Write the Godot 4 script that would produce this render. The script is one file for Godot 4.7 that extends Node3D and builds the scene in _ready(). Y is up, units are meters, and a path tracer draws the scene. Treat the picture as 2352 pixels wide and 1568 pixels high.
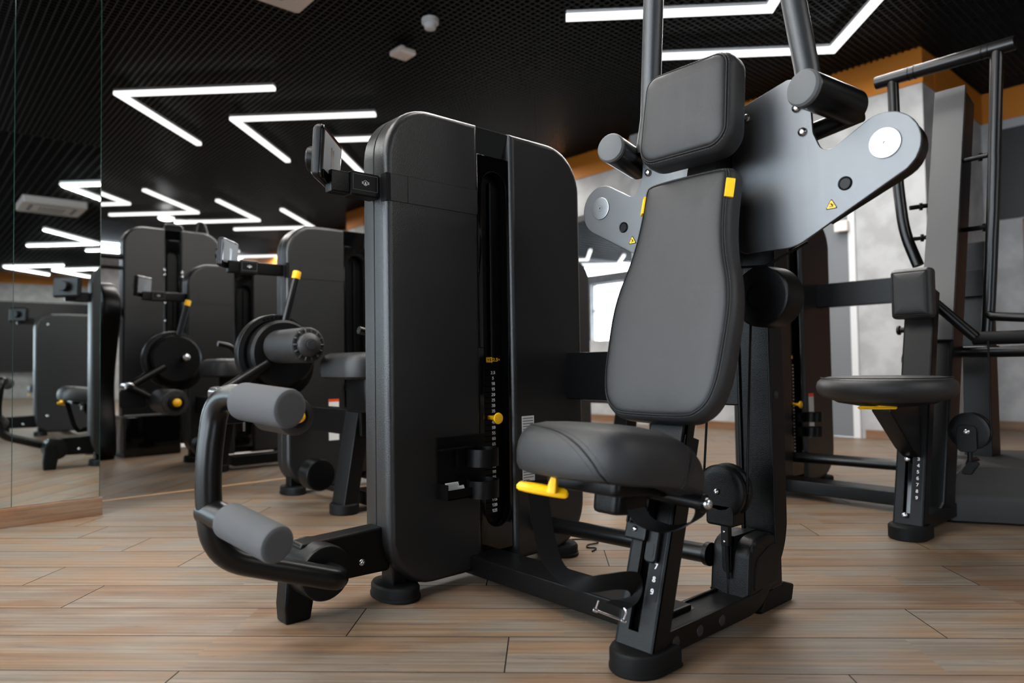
extends Node3D
# World axes: x = across the gym (towards the window side), y up, -z = along the machines. v3(m, y, t) turns gym measures into a point.

var M := {}
var taken := {}
var meshes := {}
const SIDE := Basis(Vector3(0, 0, -1), Vector3(0, 1, 0), Vector3(1, 0, 0))   # (t, y) outline, thickness towards +m
const FRONT := Basis(Vector3(1, 0, 0), Vector3(0, 1, 0), Vector3(0, 0, 1))   # (m, y) outline, thickness towards -t
const TOP := Basis(Vector3(1, 0, 0), Vector3(0, 0, -1), Vector3(0, 1, 0))    # (m, t) outline, thickness upwards
const PLANK_ANGLE := 0.796768
const CEIL := 3.40
const MIRROR := -3.985

class MB:
	var v := PackedVector3Array()
	func tri(a: Vector3, b: Vector3, c: Vector3) -> void:
		v.append(a); v.append(b); v.append(c)
	func quad(a: Vector3, b: Vector3, c: Vector3, d: Vector3) -> void:
		tri(a, b, c); tri(a, c, d)
	func skin(loops: Array, cap0 := true, cap1 := true) -> void:
		for k in loops.size() - 1:
			var p: PackedVector3Array = loops[k]
			var q: PackedVector3Array = loops[k + 1]
			var n := p.size()
			for i in n:
				var j := (i + 1) % n
				quad(p[i], p[j], q[j], q[i])
		for e in 2:
			if (e == 0 and not cap0) or (e == 1 and not cap1): continue
			var l: PackedVector3Array = loops[0] if e == 0 else loops[loops.size() - 1]
			for i in range(1, l.size() - 1):
				if e == 0: tri(l[0], l[i + 1], l[i])
				else: tri(l[0], l[i], l[i + 1])

func v3(m: float, y: float, t: float) -> Vector3:
	return Vector3(m, y, -t)

func commit(mb: MB, angle := 36.0) -> ArrayMesh:
	var v := mb.v
	var nt := v.size() / 3
	var fn := PackedVector3Array()
	fn.resize(nt)
	var bucket := {}
	for i in nt:
		fn[i] = (v[3 * i + 1] - v[3 * i]).cross(v[3 * i + 2] - v[3 * i])
		for c in 3:
			var key := Vector3i((v[3 * i + c] * 20000.0).round())
			if bucket.has(key): bucket[key].append(i)
			else: bucket[key] = PackedInt32Array([i])
	var cs := cos(deg_to_rad(angle))
	var pos := PackedVector3Array()
	var nor := PackedVector3Array()
	pos.resize(nt * 3); nor.resize(nt * 3)
	var w := 0
	for i in nt:
		var f := fn[i]
		var fl := f.length()
		if fl < 1e-14: continue
		for c in [0, 2, 1]:
			var s := Vector3.ZERO
			for j in bucket[Vector3i((v[3 * i + c] * 20000.0).round())]:
				var g := fn[j]
				if g.dot(f) >= cs * fl * g.length(): s += g
			pos[w] = v[3 * i + c]
			nor[w] = s.normalized()
			w += 1
	pos.resize(w); nor.resize(w)
	var a := []
	a.resize(Mesh.ARRAY_MAX)
	a[Mesh.ARRAY_VERTEX] = pos
	a[Mesh.ARRAY_NORMAL] = nor
	var me := ArrayMesh.new()
	if w > 0: me.add_surface_from_arrays(Mesh.PRIMITIVE_TRIANGLES, a)
	return me

func numbered(called: String) -> String:
	if not taken.has(called):
		taken[called] = 0
		return called
	taken[called] += 1
	return "%s_%03d" % [called, taken[called]]

func obj(called: String, what, mat: Material, parent = null, at := Vector3.ZERO, turn := Basis.IDENTITY) -> MeshInstance3D:
	var o := MeshInstance3D.new()
	o.mesh = commit(what) if what is MB else what
	o.material_override = mat
	o.transform = Transform3D(turn, at)
	o.cast_shadow = GeometryInstance3D.SHADOW_CASTING_SETTING_ON
	if parent == null:
		o.name = numbered(called)
		add_child(o)
	else:
		o.name = called
		parent.add_child(o, true)
	return o

func tag(o: Node, label: String, category: String, group := "") -> Node:
	o.set_meta("label", label)
	o.set_meta("category", category)
	if group: o.set_meta("group", group)
	return o

func struct(o: Node, label := "", category := "") -> Node:
	o.set_meta("kind", "structure")
	if label: o.set_meta("label", label)
	if category: o.set_meta("category", category)
	return o

func thing(called: String, label: String, category: String, at := Vector3.ZERO, group := "") -> Node3D:
	var o := Node3D.new()
	o.name = numbered(called)
	add_child(o)
	o.position = at
	tag(o, label, category, group)
	return o

# ---------- outlines ----------
func rect(x0: float, y0: float, x1: float, y1: float) -> PackedVector2Array:
	return PackedVector2Array([Vector2(x0, y0), Vector2(x1, y0), Vector2(x1, y1), Vector2(x0, y1)])

func rounded(p: PackedVector2Array, r, seg := 5) -> PackedVector2Array:
	var out := PackedVector2Array()
	var n := p.size()
	for i in n:
		var a := p[(i + n - 1) % n]
		var b := p[i]
		var c := p[(i + 1) % n]
		var rr: float = r[i] if r is Array else r
		var u := (a - b).normalized()
		var w := (c - b).normalized()
		var ang := acos(clampf(u.dot(w), -0.99999, 0.99999))
		if rr <= 0.0 or ang > PI - 0.01:
			out.append(b)
			continue
		var d := minf(rr / tan(ang / 2), minf((a - b).length(), (c - b).length()) * 0.499)
		var re := d * tan(ang / 2)
		var cen := b + (u + w).normalized() * (re / sin(ang / 2))
		var s := b + u * d - cen
		var e := b + w * d - cen
		var th := s.angle_to(e)
		for k in seg + 1:
			out.append(cen + s.rotated(th * k / seg))
	return out

func rr(x0: float, y0: float, x1: float, y1: float, r: float, seg := 5) -> PackedVector2Array:
	return rounded(rect(x0, y0, x1, y1), r, seg)

func circle(cx: float, cy: float, r: float, n := 24, ry := -1.0) -> PackedVector2Array:
	var p := PackedVector2Array()
	for i in n: p.append(Vector2(cx + r * cos(TAU * i / n), cy + (r if ry < 0 else ry) * sin(TAU * i / n)))
	return p

func smooth_outline(p: PackedVector2Array, seg := 4) -> PackedVector2Array:
	var out := PackedVector2Array()
	var n := p.size()
	for i in n:
		for k in seg:
			out.append(p[i].cubic_interpolate(p[(i + 1) % n], p[(i + n - 1) % n], p[(i + 2) % n], float(k) / seg))
	return out

func ccw(p: PackedVector2Array) -> PackedVector2Array:
	var s := 0.0
	for i in p.size(): s += p[i].cross(p[(i + 1) % p.size()])
	if s < 0: p.reverse()
	return p

func inset(p: PackedVector2Array, d: float) -> PackedVector2Array:
	if d == 0.0: return p
	var out := PackedVector2Array()
	var n := p.size()
	for i in n:
		var e1 := (p[i] - p[(i + n - 1) % n]).normalized()
		var e2 := (p[(i + 1) % n] - p[i]).normalized()
		var n1 := Vector2(e1.y, -e1.x)
		var n2 := Vector2(e2.y, -e2.x)
		out.append(p[i] - (n1 + n2) * (d / maxf(1.0 + n1.dot(n2), 0.35)))
	return out

# ring [inset, height] or [inset, height, more]: past the corner radius the outline is drawn in towards its middle by MORE
func shrunk(p: PackedVector2Array, k: Array) -> PackedVector2Array:
	var q := inset(p, k[0])
	if k.size() < 3: return q
	var lo := q[0]
	var hi := q[0]
	for e in q:
		lo = lo.min(e); hi = hi.max(e)
	var c := (lo + hi) / 2
	var s := Vector2.ONE - Vector2(k[2], k[2]) / ((hi - lo) / 2)
	for i in q.size(): q[i] = c + (q[i] - c) * s
	return q

# ---------- solids ----------
# an outline swept along its frame's third axis; rings = [[inset, height], ...]
func ext(mb: MB, poly: PackedVector2Array, rings: Array, frame: Basis, at := Vector3.ZERO) -> void:
	poly = ccw(poly)
	var loops := []
	for k in rings:
		var q := shrunk(poly, k)
		var l := PackedVector3Array()
		for p in q: l.append(at + frame * Vector3(p.x, p.y, k[1]))
		loops.append(l)
	mb.skin(loops, false, false)
	for e in 2:
		var q := shrunk(poly, rings[0 if e == 0 else rings.size() - 1])
		var l: PackedVector3Array = loops[0 if e == 0 else loops.size() - 1]
		var ix := Geometry2D.triangulate_polygon(q)
		if ix.is_empty(): ix = Geometry2D.triangulate_polygon(poly)
		for i in range(0, ix.size(), 3):
			var a := ix[i]; var b := ix[i + 1]; var c := ix[i + 2]
			if (q[b] - q[a]).cross(q[c] - q[a]) < 0:
				var s := b; b = c; c = s
			if e == 0: mb.tri(l[a], l[c], l[b])
			else: mb.tri(l[a], l[b], l[c])

func slab(mb: MB, poly: PackedVector2Array, n0: float, n1: float, bevel: float, frame: Basis, at := Vector3.ZERO) -> void:
	if bevel <= 0: ext(mb, poly, [[0.0, n0], [0.0, n1]], frame, at)
	else: ext(mb, poly, [[bevel, n0], [bevel * 0.3, n0 + bevel * 0.3], [0.0, n0 + bevel], [0.0, n1 - bevel], [bevel * 0.3, n1 - bevel * 0.3], [bevel, n1]], frame, at)

# a box between two corners (m0, y0, t0) - (m1, y1, t1) with chamfered edges
func box(mb: MB, m0: float, m1: float, y0: float, y1: float, t0: float, t1: float, b := 0.004) -> void:
	if b <= 0: slab(mb, rect(m0, t0, m1, t1), y0, y1, 0, TOP)
	else: slab(mb, rounded(rect(m0, t0, m1, t1), b, 2), y0, y1, b, TOP)

func across(n: Vector3) -> Vector3:
	return (Vector3.UP if absf(n.y) < 0.8 else Vector3.RIGHT).cross(n).normalized()

# profile = [[radius, height along dir], ...]
func lathe(mb: MB, at: Vector3, dir: Vector3, profile: Array, n := 24) -> void:
	var d := dir.normalized()
	var u := across(d)
	var w := d.cross(u)
	var loops := []
	for k in profile:
		var l := PackedVector3Array()
		for i in n: l.append(at + d * k[1] + (u * cos(TAU * i / n) + w * sin(TAU * i / n)) * maxf(k[0], 0.0001))
		loops.append(l)
	mb.skin(loops)

func rod(mb: MB, a: Vector3, b: Vector3, r: float, n := 18, bevel := -1.0) -> void:
	var h := (b - a).length()
	var e := minf(r * 0.2 if bevel < 0 else bevel, h * 0.4)
	lathe(mb, a, b - a, [[r - e, 0.0], [r - e * 0.3, e * 0.3], [r, e], [r, h - e], [r - e * 0.3, h - e * 0.3], [r - e, h]], n)

func fillet(p: Array, r: float, seg := 7) -> Array:
	var out := [p[0]]
	for i in range(1, p.size() - 1):
		var a: Vector3 = p[i - 1]
		var b: Vector3 = p[i]
		var c: Vector3 = p[i + 1]
		var u := (a - b)
		var w := (c - b)
		var d := minf(r, minf(u.length(), w.length()) * 0.49)
		var s := b + u.normalized() * d
		var e := b + w.normalized() * d
		for k in seg + 1:
			var t := float(k) / seg
			out.append(s.lerp(b, t).lerp(b.lerp(e, t), t))
	out.append(p[p.size() - 1])
	return out

func tube(mb: MB, path: Array, r: float, n := 14, closed := false, r_end := -1.0) -> void:
	var loops := []
	var u := Vector3.ZERO
	var cnt := path.size()
	for i in cnt:
		var a: Vector3 = path[(i + cnt - 1) % cnt] if closed else path[maxi(i - 1, 0)]
		var b: Vector3 = path[(i + 1) % cnt] if closed else path[mini(i + 1, cnt - 1)]
		var d := (b - a).normalized()
		if u == Vector3.ZERO: u = across(d)
		u = (u - d * u.dot(d)).normalized()
		var w := d.cross(u)
		var rad := r if r_end < 0 else lerpf(r, r_end, float(i) / (cnt - 1))
		var l := PackedVector3Array()
		for k in n: l.append(path[i] + (u * cos(TAU * k / n) + w * sin(TAU * k / n)) * rad)
		loops.append(l)
	if closed: loops.append(loops[0])
	mb.skin(loops, not closed, not closed)

# flat webbing: path of centres, side vectors of half the width
func ribbon(mb: MB, path: Array, sides: Array, th := 0.0016) -> void:
	var loops := []
	for i in path.size():
		var a: Vector3 = path[maxi(i - 1, 0)]
		var b: Vector3 = path[mini(i + 1, path.size() - 1)]
		var s: Vector3 = sides[i]
		var n := (b - a).normalized().cross(s).normalized() * th
		loops.append(PackedVector3Array([path[i] - s - n, path[i] + s - n, path[i] + s + n, path[i] - s + n]))
	mb.skin(loops)

func curve_points(p: Array, per := 5) -> Array:
	var out := []
	for i in p.size() - 1:
		var a: Vector3 = p[maxi(i - 1, 0)]
		var d: Vector3 = p[mini(i + 2, p.size() - 1)]
		for k in per: out.append((p[i] as Vector3).cubic_interpolate(p[i + 1], a, d, float(k) / per))
	out.append(p[p.size() - 1])
	return out

func facing(n: Vector3) -> Basis:
	var d := n.normalized()
	var u := across(d)
	return Basis(u, d.cross(u), d)

# ---------- small shared pieces ----------
func bolt(parent: Node, at: Vector3, dir: Vector3, r := 0.008, called := "bolt") -> MeshInstance3D:
	if not meshes.has("bolt"):
		var mb := MB.new()
		lathe(mb, Vector3.ZERO, Vector3(0, 0, 1), [[1.0, -0.2], [1.0, 0.25], [0.92, 0.5], [0.72, 0.72], [0.42, 0.82], [0.4, 0.45], [0.02, 0.4]], 16)
		meshes["bolt"] = commit(mb)
	return obj(called, meshes["bolt"], M.steel, parent, at, facing(dir).scaled(Vector3.ONE * r))

func text(parent: Node, s: String, h: float, at: Vector3, turn: Basis, mat: Material, called := "marking", bold := false) -> MeshInstance3D:
	var key := "t%s_%s_%s" % [s, h, bold]
	if not meshes.has(key):
		var t := TextMesh.new()
		var f := SystemFont.new()
		f.font_names = PackedStringArray(["Droid Sans"])
		f.font_weight = 700 if bold else 400
		t.font = f
		t.text = s
		t.font_size = 32
		t.pixel_size = h / 23.0
		t.depth = 0.0008
		meshes[key] = t
	return obj(called, meshes[key], mat, parent, at, turn)

func warning_triangle(parent: Node, at: Vector3, turn: Basis, s: float) -> void:
	for k in 2:
		var mb := MB.new()
		var q := s * (1.0 if k == 0 else 0.82)
		slab(mb, rounded(PackedVector2Array([Vector2(-0.55 * q, -0.36 * q), Vector2(0.55 * q, -0.36 * q), Vector2(0, 0.6 * q)]), 0.08 * q, 3), 0.0004 * k, 0.0006 + 0.0004 * k, 0, turn, at)
		var o := obj("warning_sign" if k == 0 else "warning_face", mb, M.black if k == 0 else M.yellow, parent)
		if k == 1: o.set_meta("label", "yellow warning triangle")
	var sy := MB.new()
	for b in [[-0.2, -0.16, 0.16, -0.1], [-0.06, -0.02, 0.2, 0.04], [-0.14, 0.1, 0.06, 0.16]]:
		slab(sy, rect(b[0] * s, b[1] * s, b[2] * s, b[3] * s), 0.001, 0.0014, 0, turn, at)
	slab(sy, PackedVector2Array([Vector2(0.08 * s, -0.1 * s), Vector2(0.16 * s, -0.1 * s), Vector2(0.02 * s, 0.16 * s), Vector2(-0.06 * s, 0.16 * s)]), 0.001, 0.0014, 0, turn, at)
	obj("warning_symbol", sy, M.black, parent)

# ---------- materials ----------
func noise_tex(freq: float, size := 256, normal := false, strength := 3.0, seed_ := 1, ramp: Gradient = null, oct := 3) -> NoiseTexture2D:
	var n := FastNoiseLite.new()
	n.seed = seed_
	n.noise_type = FastNoiseLite.TYPE_SIMPLEX_SMOOTH
	n.frequency = freq
	n.fractal_octaves = oct
	var t := NoiseTexture2D.new()
	t.width = size; t.height = size
	t.seamless = true
	t.noise = n
	t.as_normal_map = normal
	t.bump_strength = strength
	if ramp: t.color_ramp = ramp
	return t

func mat(c: Color, rough: float, metal := 0.0, spec := 0.5) -> StandardMaterial3D:
	var m := StandardMaterial3D.new()
	m.albedo_color = c
	m.roughness = rough
	m.metallic = metal
	m.metallic_specular = spec
	return m

func grained(m: StandardMaterial3D, tex: Texture2D, scale: float, amount: float) -> StandardMaterial3D:
	m.normal_enabled = true
	m.normal_texture = tex
	m.normal_scale = amount
	m.uv1_triplanar = true
	m.uv1_scale = Vector3.ONE * scale
	return m

func glow(c: Color, e: float) -> StandardMaterial3D:
	var m := mat(c, 0.5)
	m.emission_enabled = true
	m.emission = c
	m.emission_energy_multiplier = e
	return m

func ramp2(a: Color, b: Color, lo := 0.0, hi := 1.0) -> Gradient:
	var g := Gradient.new()
	g.offsets = PackedFloat32Array([lo, hi])
	g.colors = PackedColorArray([a, b])
	return g

func field(w: int, h: int, freq: float, seed_: int, tw: int, th: int, oct := 3) -> PackedByteArray:
	var n := FastNoiseLite.new()
	n.seed = seed_
	n.noise_type = FastNoiseLite.TYPE_SIMPLEX_SMOOTH
	n.frequency = freq
	n.fractal_octaves = oct
	var im := n.get_image(w, h, false, false, true)
	im.convert(Image.FORMAT_L8)
	im.resize(tw, th, Image.INTERPOLATE_CUBIC)
	return im.get_data()

# one board of rustic oak print: long streaks, grey bleached areas, dark knots and checks
func wood_board(seed_: int, brown: Color, grey: Color) -> ImageTexture:
	var w := 1024
	var h := 176
	var streak := field(20, 176, 0.06, seed_, w, h, 5)
	var fine := field(60, 176, 0.28, seed_ + 7, w, h, 3)
	var tone := field(40, 22, 0.06, seed_ + 13, w, h, 3)
	var patch := field(44, 60, 0.07, seed_ + 21, w, h, 3)
	var crack := field(46, 120, 0.11, seed_ + 33, w, h, 2)
	var data := PackedByteArray()
	data.resize(w * h * 3)
	var k := 0
	for i in w * h:
		var s := streak[i] / 255.0
		var f := fine[i] / 255.0
		var mixv := clampf((tone[i] / 255.0 - 0.5) * 2.2 + 0.5 + (s - 0.5) * 0.25, 0.0, 1.0)
		var l := 0.9 + (s - 0.5) * 0.26 + (f - 0.5) * 0.13
		var p := patch[i] / 255.0
		var dark := clampf((p - 0.66) * 3.2, 0.0, 1.0) * clampf((f - 0.32) * 2.4, 0.0, 1.0)
		var c := crack[i] / 255.0
		dark = maxf(dark * 0.75, clampf(1.0 - absf(c - 0.5) * 26.0, 0.0, 1.0) * clampf((p - 0.56) * 4.0, 0.0, 1.0))
		var r := lerpf(brown.r, grey.r, mixv) * l
		var g := lerpf(brown.g, grey.g, mixv) * l
		var b := lerpf(brown.b, grey.b, mixv) * l
		data[k] = clampi(int(255.0 * lerpf(r, 0.30, dark)), 0, 255)
		data[k + 1] = clampi(int(255.0 * lerpf(g, 0.26, dark)), 0, 255)
		data[k + 2] = clampi(int(255.0 * lerpf(b, 0.25, dark)), 0, 255)
		k += 3
	var im := Image.create_from_data(w, h, false, Image.FORMAT_RGB8, data)
	im.generate_mipmaps()
	return ImageTexture.create_from_image(im)

func make_materials() -> void:
	var fine := noise_tex(0.12, 256, true, 2.0, 3)
	var pebble := noise_tex(0.2, 256, true, 4.0, 5, null, 2)
	M.shell = grained(mat(Color(0.085, 0.085, 0.087), 0.38), fine, 6.0, 0.25)
	M.label_panel = grained(mat(Color(0.085, 0.085, 0.087), 0.4), fine, 6.0, 0.2)
	M.black = mat(Color(0.03, 0.03, 0.032), 0.5)
	M.gloss = mat(Color(0.025, 0.025, 0.027), 0.08)
	M.frame = grained(mat(Color(0.03, 0.03, 0.031), 0.34), fine, 8.0, 0.25)
	M.frame_soft = grained(mat(Color(0.045, 0.045, 0.046), 0.38), fine, 8.0, 0.3)
	M.plate = grained(mat(Color(0.37, 0.375, 0.38), 0.34, 0.75), pebble, 26.0, 0.22)
	M.post = grained(mat(Color(0.24, 0.243, 0.247), 0.36, 0.5), fine, 9.0, 0.3)
	M.leather = grained(mat(Color(0.15, 0.151, 0.154), 0.4), pebble, 16.0, 0.5)
	M.seam = mat(Color(0.06, 0.06, 0.062), 0.45)
	M.thread = mat(Color(0.06, 0.06, 0.062), 0.6)
	M.foam = grained(mat(Color(0.285, 0.288, 0.295), 0.85), pebble, 14.0, 0.6)
	M.tube_mat = mat(Color(0.03, 0.03, 0.031), 0.3)
	M.rubber = grained(mat(Color(0.04, 0.04, 0.04), 0.6), fine, 10.0, 0.4)
	M.rubber_grey = grained(mat(Color(0.33, 0.335, 0.34), 0.6), fine, 10.0, 0.4)
	M.webbing = grained(mat(Color(0.02, 0.02, 0.021), 0.5), fine, 30.0, 0.6)
	M.yellow = mat(Color(0.97, 0.73, 0.02), 0.42)
	M.yellow_tab = mat(Color(0.98, 0.74, 0.05), 0.65)
	M.red = mat(Color(0.85, 0.25, 0.05), 0.5)
	M.steel = mat(Color(0.82, 0.82, 0.83), 0.22, 1.0)
	M.deck = grained(mat(Color(0.115, 0.115, 0.117), 0.55), fine, 8.0, 0.3)
	M.brushed = grained(mat(Color(0.58, 0.59, 0.60), 0.34, 1.0), noise_tex(0.03, 256, true, 1.5, 9), 30.0, 0.12)
	M.white_ink = mat(Color(0.86, 0.86, 0.86), 0.6)
	M.grey_ink = mat(Color(0.42, 0.42, 0.43), 0.5)
	M.paper = mat(Color(0.83, 0.83, 0.82), 0.8)
	M.white_plastic = mat(Color(0.82, 0.78, 0.75), 0.55)
	M.detector = mat(Color(0.7, 0.7, 0.7), 0.55)
	M.orange = mat(Color(0.66, 0.39, 0.01), 0.75)
	var conc := mat(Color(0.66, 0.66, 0.66), 0.85)
	conc.albedo_texture = noise_tex(0.012, 512, false, 1.0, 21, ramp2(Color(0.9, 0.9, 0.9), Color(1, 1, 1), 0.25, 0.75), 5)
	conc.uv1_triplanar = true
	conc.uv1_scale = Vector3.ONE * 0.5
	M.concrete = conc
	M.dark_wall = mat(Color(0.06, 0.06, 0.065), 0.6)
	M.brown_panel = mat(Color(0.42, 0.24, 0.12), 0.55)
	M.door = mat(Color(0.40, 0.41, 0.42), 0.45)
	M.door_frame = mat(Color(0.78, 0.78, 0.78), 0.5)
	M.ceiling_black = mat(Color(0.02, 0.02, 0.02), 0.9)
	M.grille = mat(Color(0.065, 0.065, 0.067), 0.4)
	M.led = glow(Color(1.0, 1.0, 1.0), 1.6)
	M.led_body = mat(Color(0.75, 0.75, 0.75), 0.5)
	M.mirror = mat(Color(0.86, 0.885, 0.88), 0.012, 1.0)
	M.glass_edge = mat(Color(0.10, 0.20, 0.18), 0.15)
	M.window_frame = mat(Color(0.8, 0.8, 0.8), 0.5)
	M.screen = mat(Color(0.03, 0.03, 0.033), 0.09)
	M.screen_lit = glow(Color(0.34, 0.35, 0.36), 0.35)
	M.screen_figure = mat(Color(0.03, 0.03, 0.03), 0.2)
	M.joint = mat(Color(0.045, 0.04, 0.038), 0.85)
	for n in ["shell", "label_panel", "frame", "frame_soft", "leather", "tube_mat", "rubber", "black", "seam", "grille", "webbing"]: M[n].metallic_specular = 0.3
	M.shell.metallic_specular = 0.5
	M.label_panel.metallic_specular = 0.5
	M.leather.metallic_specular = 0.42
	M.tube_mat.metallic_specular = 0.42
	M.boards = []
	var tones := [[Color(0.492, 0.389, 0.299), Color(0.479, 0.428, 0.373)], [Color(0.501, 0.402, 0.312), Color(0.470, 0.428, 0.381)], [Color(0.470, 0.363, 0.275), Color(0.479, 0.424, 0.370)], [Color(0.514, 0.420, 0.332), Color(0.492, 0.450, 0.401)]]
	for i in 4:
		var b := mat(Color.WHITE, 0.42)
		b.albedo_texture = wood_board(100 + 57 * i, tones[i][0], tones[i][1])
		b.metallic_specular = 0.42
		M.boards.append(b)
	var skirt := mat(Color(1.0, 0.9, 0.8), 0.5)
	skirt.albedo_texture = M.boards[0].albedo_texture
	skirt.uv1_triplanar = true
	skirt.uv1_scale = Vector3(0.7, 5.0, 0.7)
	M.skirting = skirt
	var far := mat(Color(1, 1, 1), 0.42)
	far.albedo_texture = M.boards[1].albedo_texture
	far.uv1_triplanar = true
	far.uv1_world_triplanar = true
	far.uv1_scale = Vector3(0.65, 0.65, 4.0)
	M.far_floor = far
	M.strip = mat(Color(0.80, 0.64, 0.48), 0.4)

# ---------- the room ----------
func plank_arrays(poly: PackedVector2Array, ox: Vector2, oz: Vector2, length: float, width: float, uo: float, vflip: bool, pos: PackedVector3Array, nor: PackedVector3Array, uv: PackedVector2Array) -> void:
	poly = ccw(poly)
	var lower := inset(poly, 0.0007)
	var upper := inset(poly, 0.0017)
	var n := poly.size()
	var coord := func(p: Vector2) -> Vector2:
		var v := p.dot(oz) / width
		return Vector2(p.dot(ox) / length + uo, -v if vflip else v)
	for i in range(1, n - 1):
		for k in [0, i + 1, i]:
			pos.append(v3(upper[k].x, 0.0, upper[k].y))
			nor.append(Vector3.UP)
			uv.append(coord.call(upper[k]))
	for i in n:
		var j := (i + 1) % n
		var e := (poly[j] - poly[i]).normalized()
		var side := Vector3(e.y, 0.9, e.x).normalized()
		var q := [v3(lower[i].x, -0.004, lower[i].y), v3(lower[j].x, -0.004, lower[j].y), v3(upper[j].x, 0.0, upper[j].y), v3(upper[i].x, 0.0, upper[i].y)]
		var c := [coord.call(lower[i]), coord.call(lower[j]), coord.call(upper[j]), coord.call(upper[i])]
		for k in [0, 2, 1, 0, 3, 2]:
			pos.append(q[k]); nor.append(side); uv.append(c[k])

# the printed top and the dark painted groove round it
func plank_mesh(pos: PackedVector3Array, nor: PackedVector3Array, uv: PackedVector2Array, board: Material) -> ArrayMesh:
	var me := ArrayMesh.new()
	for k in 2:
		var p := PackedVector3Array()
		var n := PackedVector3Array()
		var u := PackedVector2Array()
		for i in pos.size():
			if (nor[i].y > 0.99) == (k == 0):
				p.append(pos[i]); n.append(nor[i]); u.append(uv[i])
		var a := []
		a.resize(Mesh.ARRAY_MAX)
		a[Mesh.ARRAY_VERTEX] = p
		a[Mesh.ARRAY_NORMAL] = n
		a[Mesh.ARRAY_TEX_UV] = u
		me.add_surface_from_arrays(Mesh.PRIMITIVE_TRIANGLES, a)
		me.surface_set_material(k, board if k == 0 else M.joint)
	return me

func make_floor() -> void:
	var rng := RandomNumberGenerator.new()
	rng.seed = 11
	var base := MB.new()
	box(base, -19.2, 15.4, -0.2, -0.0035, -5.2, 17.2, 0.0)
	var fl := struct(obj("floor", base, M.joint), "wood-look plank floor under the machines", "floor")
	var w := 0.2135
	var long := 1.565
	var ca := cos(PLANK_ANGLE)
	var sa := sin(PLANK_ANGLE)
	var known := {-1: -0.881, 0: -0.104, 1: -0.54, 2: -1.479, 3: -0.2, 5: -1.689}
	var all := []
	for zone in 2:
		var ax := Vector2(ca, sa) if zone == 0 else Vector2(-sa, ca)      # along the boards, in (m, t)
		var az := Vector2(-sa, ca) if zone == 0 else Vector2(-ca, -sa)
		var area := rect(-4.372, -5, 15.2, 17) if zone == 0 else rect(-19, -5, -4.392, 17)
		var lo := Vector2(1e9, 1e9)
		var hi := Vector2(-1e9, -1e9)
		for p in area:
			var q := Vector2(p.dot(ax), p.dot(az))
			lo = lo.min(q); hi = hi.max(q)
		var k0 := floori((lo.y - 1.648) / w)
		var k1 := ceili((hi.y - 1.648) / w)
		for k in range(k0, k1 + 1):
			var z0 := 1.648 + k * w
			var off: float = known[k] if zone == 0 and known.has(k) else rng.randf() * long
			var x := off + long * floorf((lo.x - off) / long)
			while x < hi.x:
				var p := PackedVector2Array()
				for c in [Vector2(x, z0), Vector2(x + long, z0), Vector2(x + long, z0 + w), Vector2(x, z0 + w)]: p.append(ax * c.x + az * c.y)
				var seed_u := rng.randf()
				var pick := rng.randi() % 4
				var flip := rng.randf() < 0.5
				x += long
				for q in Geometry2D.intersect_polygons(p, area):
					var c := Vector2.ZERO
					for e in q: c += e
					c /= q.size()
					var depth := -0.7457 * c.x + 0.6655 * c.y
					var side := absf(0.6655 * c.x + 0.7463 * c.y)
					var seen := depth > 0.6 and side < depth * 0.8 + 0.9 and c.y < 6.6
					all.append([(0.0 if seen else 100.0) + depth if depth > 0 else 500.0, q, ax, az, x, z0, seed_u, pick, flip])
	all.sort_custom(func(a, b): return a[0] < b[0])
	var rest := [PackedVector3Array(), PackedVector3Array(), PackedVector2Array()]
	for i in all.size():
		var a: Array = all[i]
		var pos := PackedVector3Array()
		var nor := PackedVector3Array()
		var uv := PackedVector2Array()
		var far := i >= 300
		plank_arrays(a[1], a[2], a[3], long, w, a[6] - a[4] / long, a[8], rest[0] if far else pos, rest[1] if far else nor, rest[2] if far else uv)
		if far: continue
		for j in uv.size(): uv[j].y -= a[5] / w * (-1.0 if a[8] else 1.0)
		obj("plank", plank_mesh(pos, nor, uv, M.boards[a[7]]), null, fl)
	var r := obj("distant_planks", plank_mesh(rest[0], rest[1], rest[2], M.boards[1]), null, fl)
	r.set_meta("kind", "stuff")
	var st := MB.new()
	box(st, -4.39, -4.374, -0.01, 0.004, 0.79, 6.6, 0.002)
	struct(obj("trim_1", st, M.strip), "thin light wooden strip between two floor fields", "threshold")

func wall_box(called: String, m0: float, m1: float, y0: float, y1: float, t0: float, t1: float, mt: Material, label := "", cat := "wall") -> MeshInstance3D:
	var mb := MB.new()
	box(mb, m0, m1, y0, y1, t0, t1, 0.0)
	return struct(obj(called, mb, mt), label, cat if label else "")

func wall_piece(parent: Node, called: String, m0: float, m1: float, y0: float, y1: float, t0: float, t1: float, mt: Material, b := 0.0) -> MeshInstance3D:
	var mb := MB.new()
	box(mb, m0, m1, y0, y1, t0, t1, b)
	return obj(called, mb, mt, parent)

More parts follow.
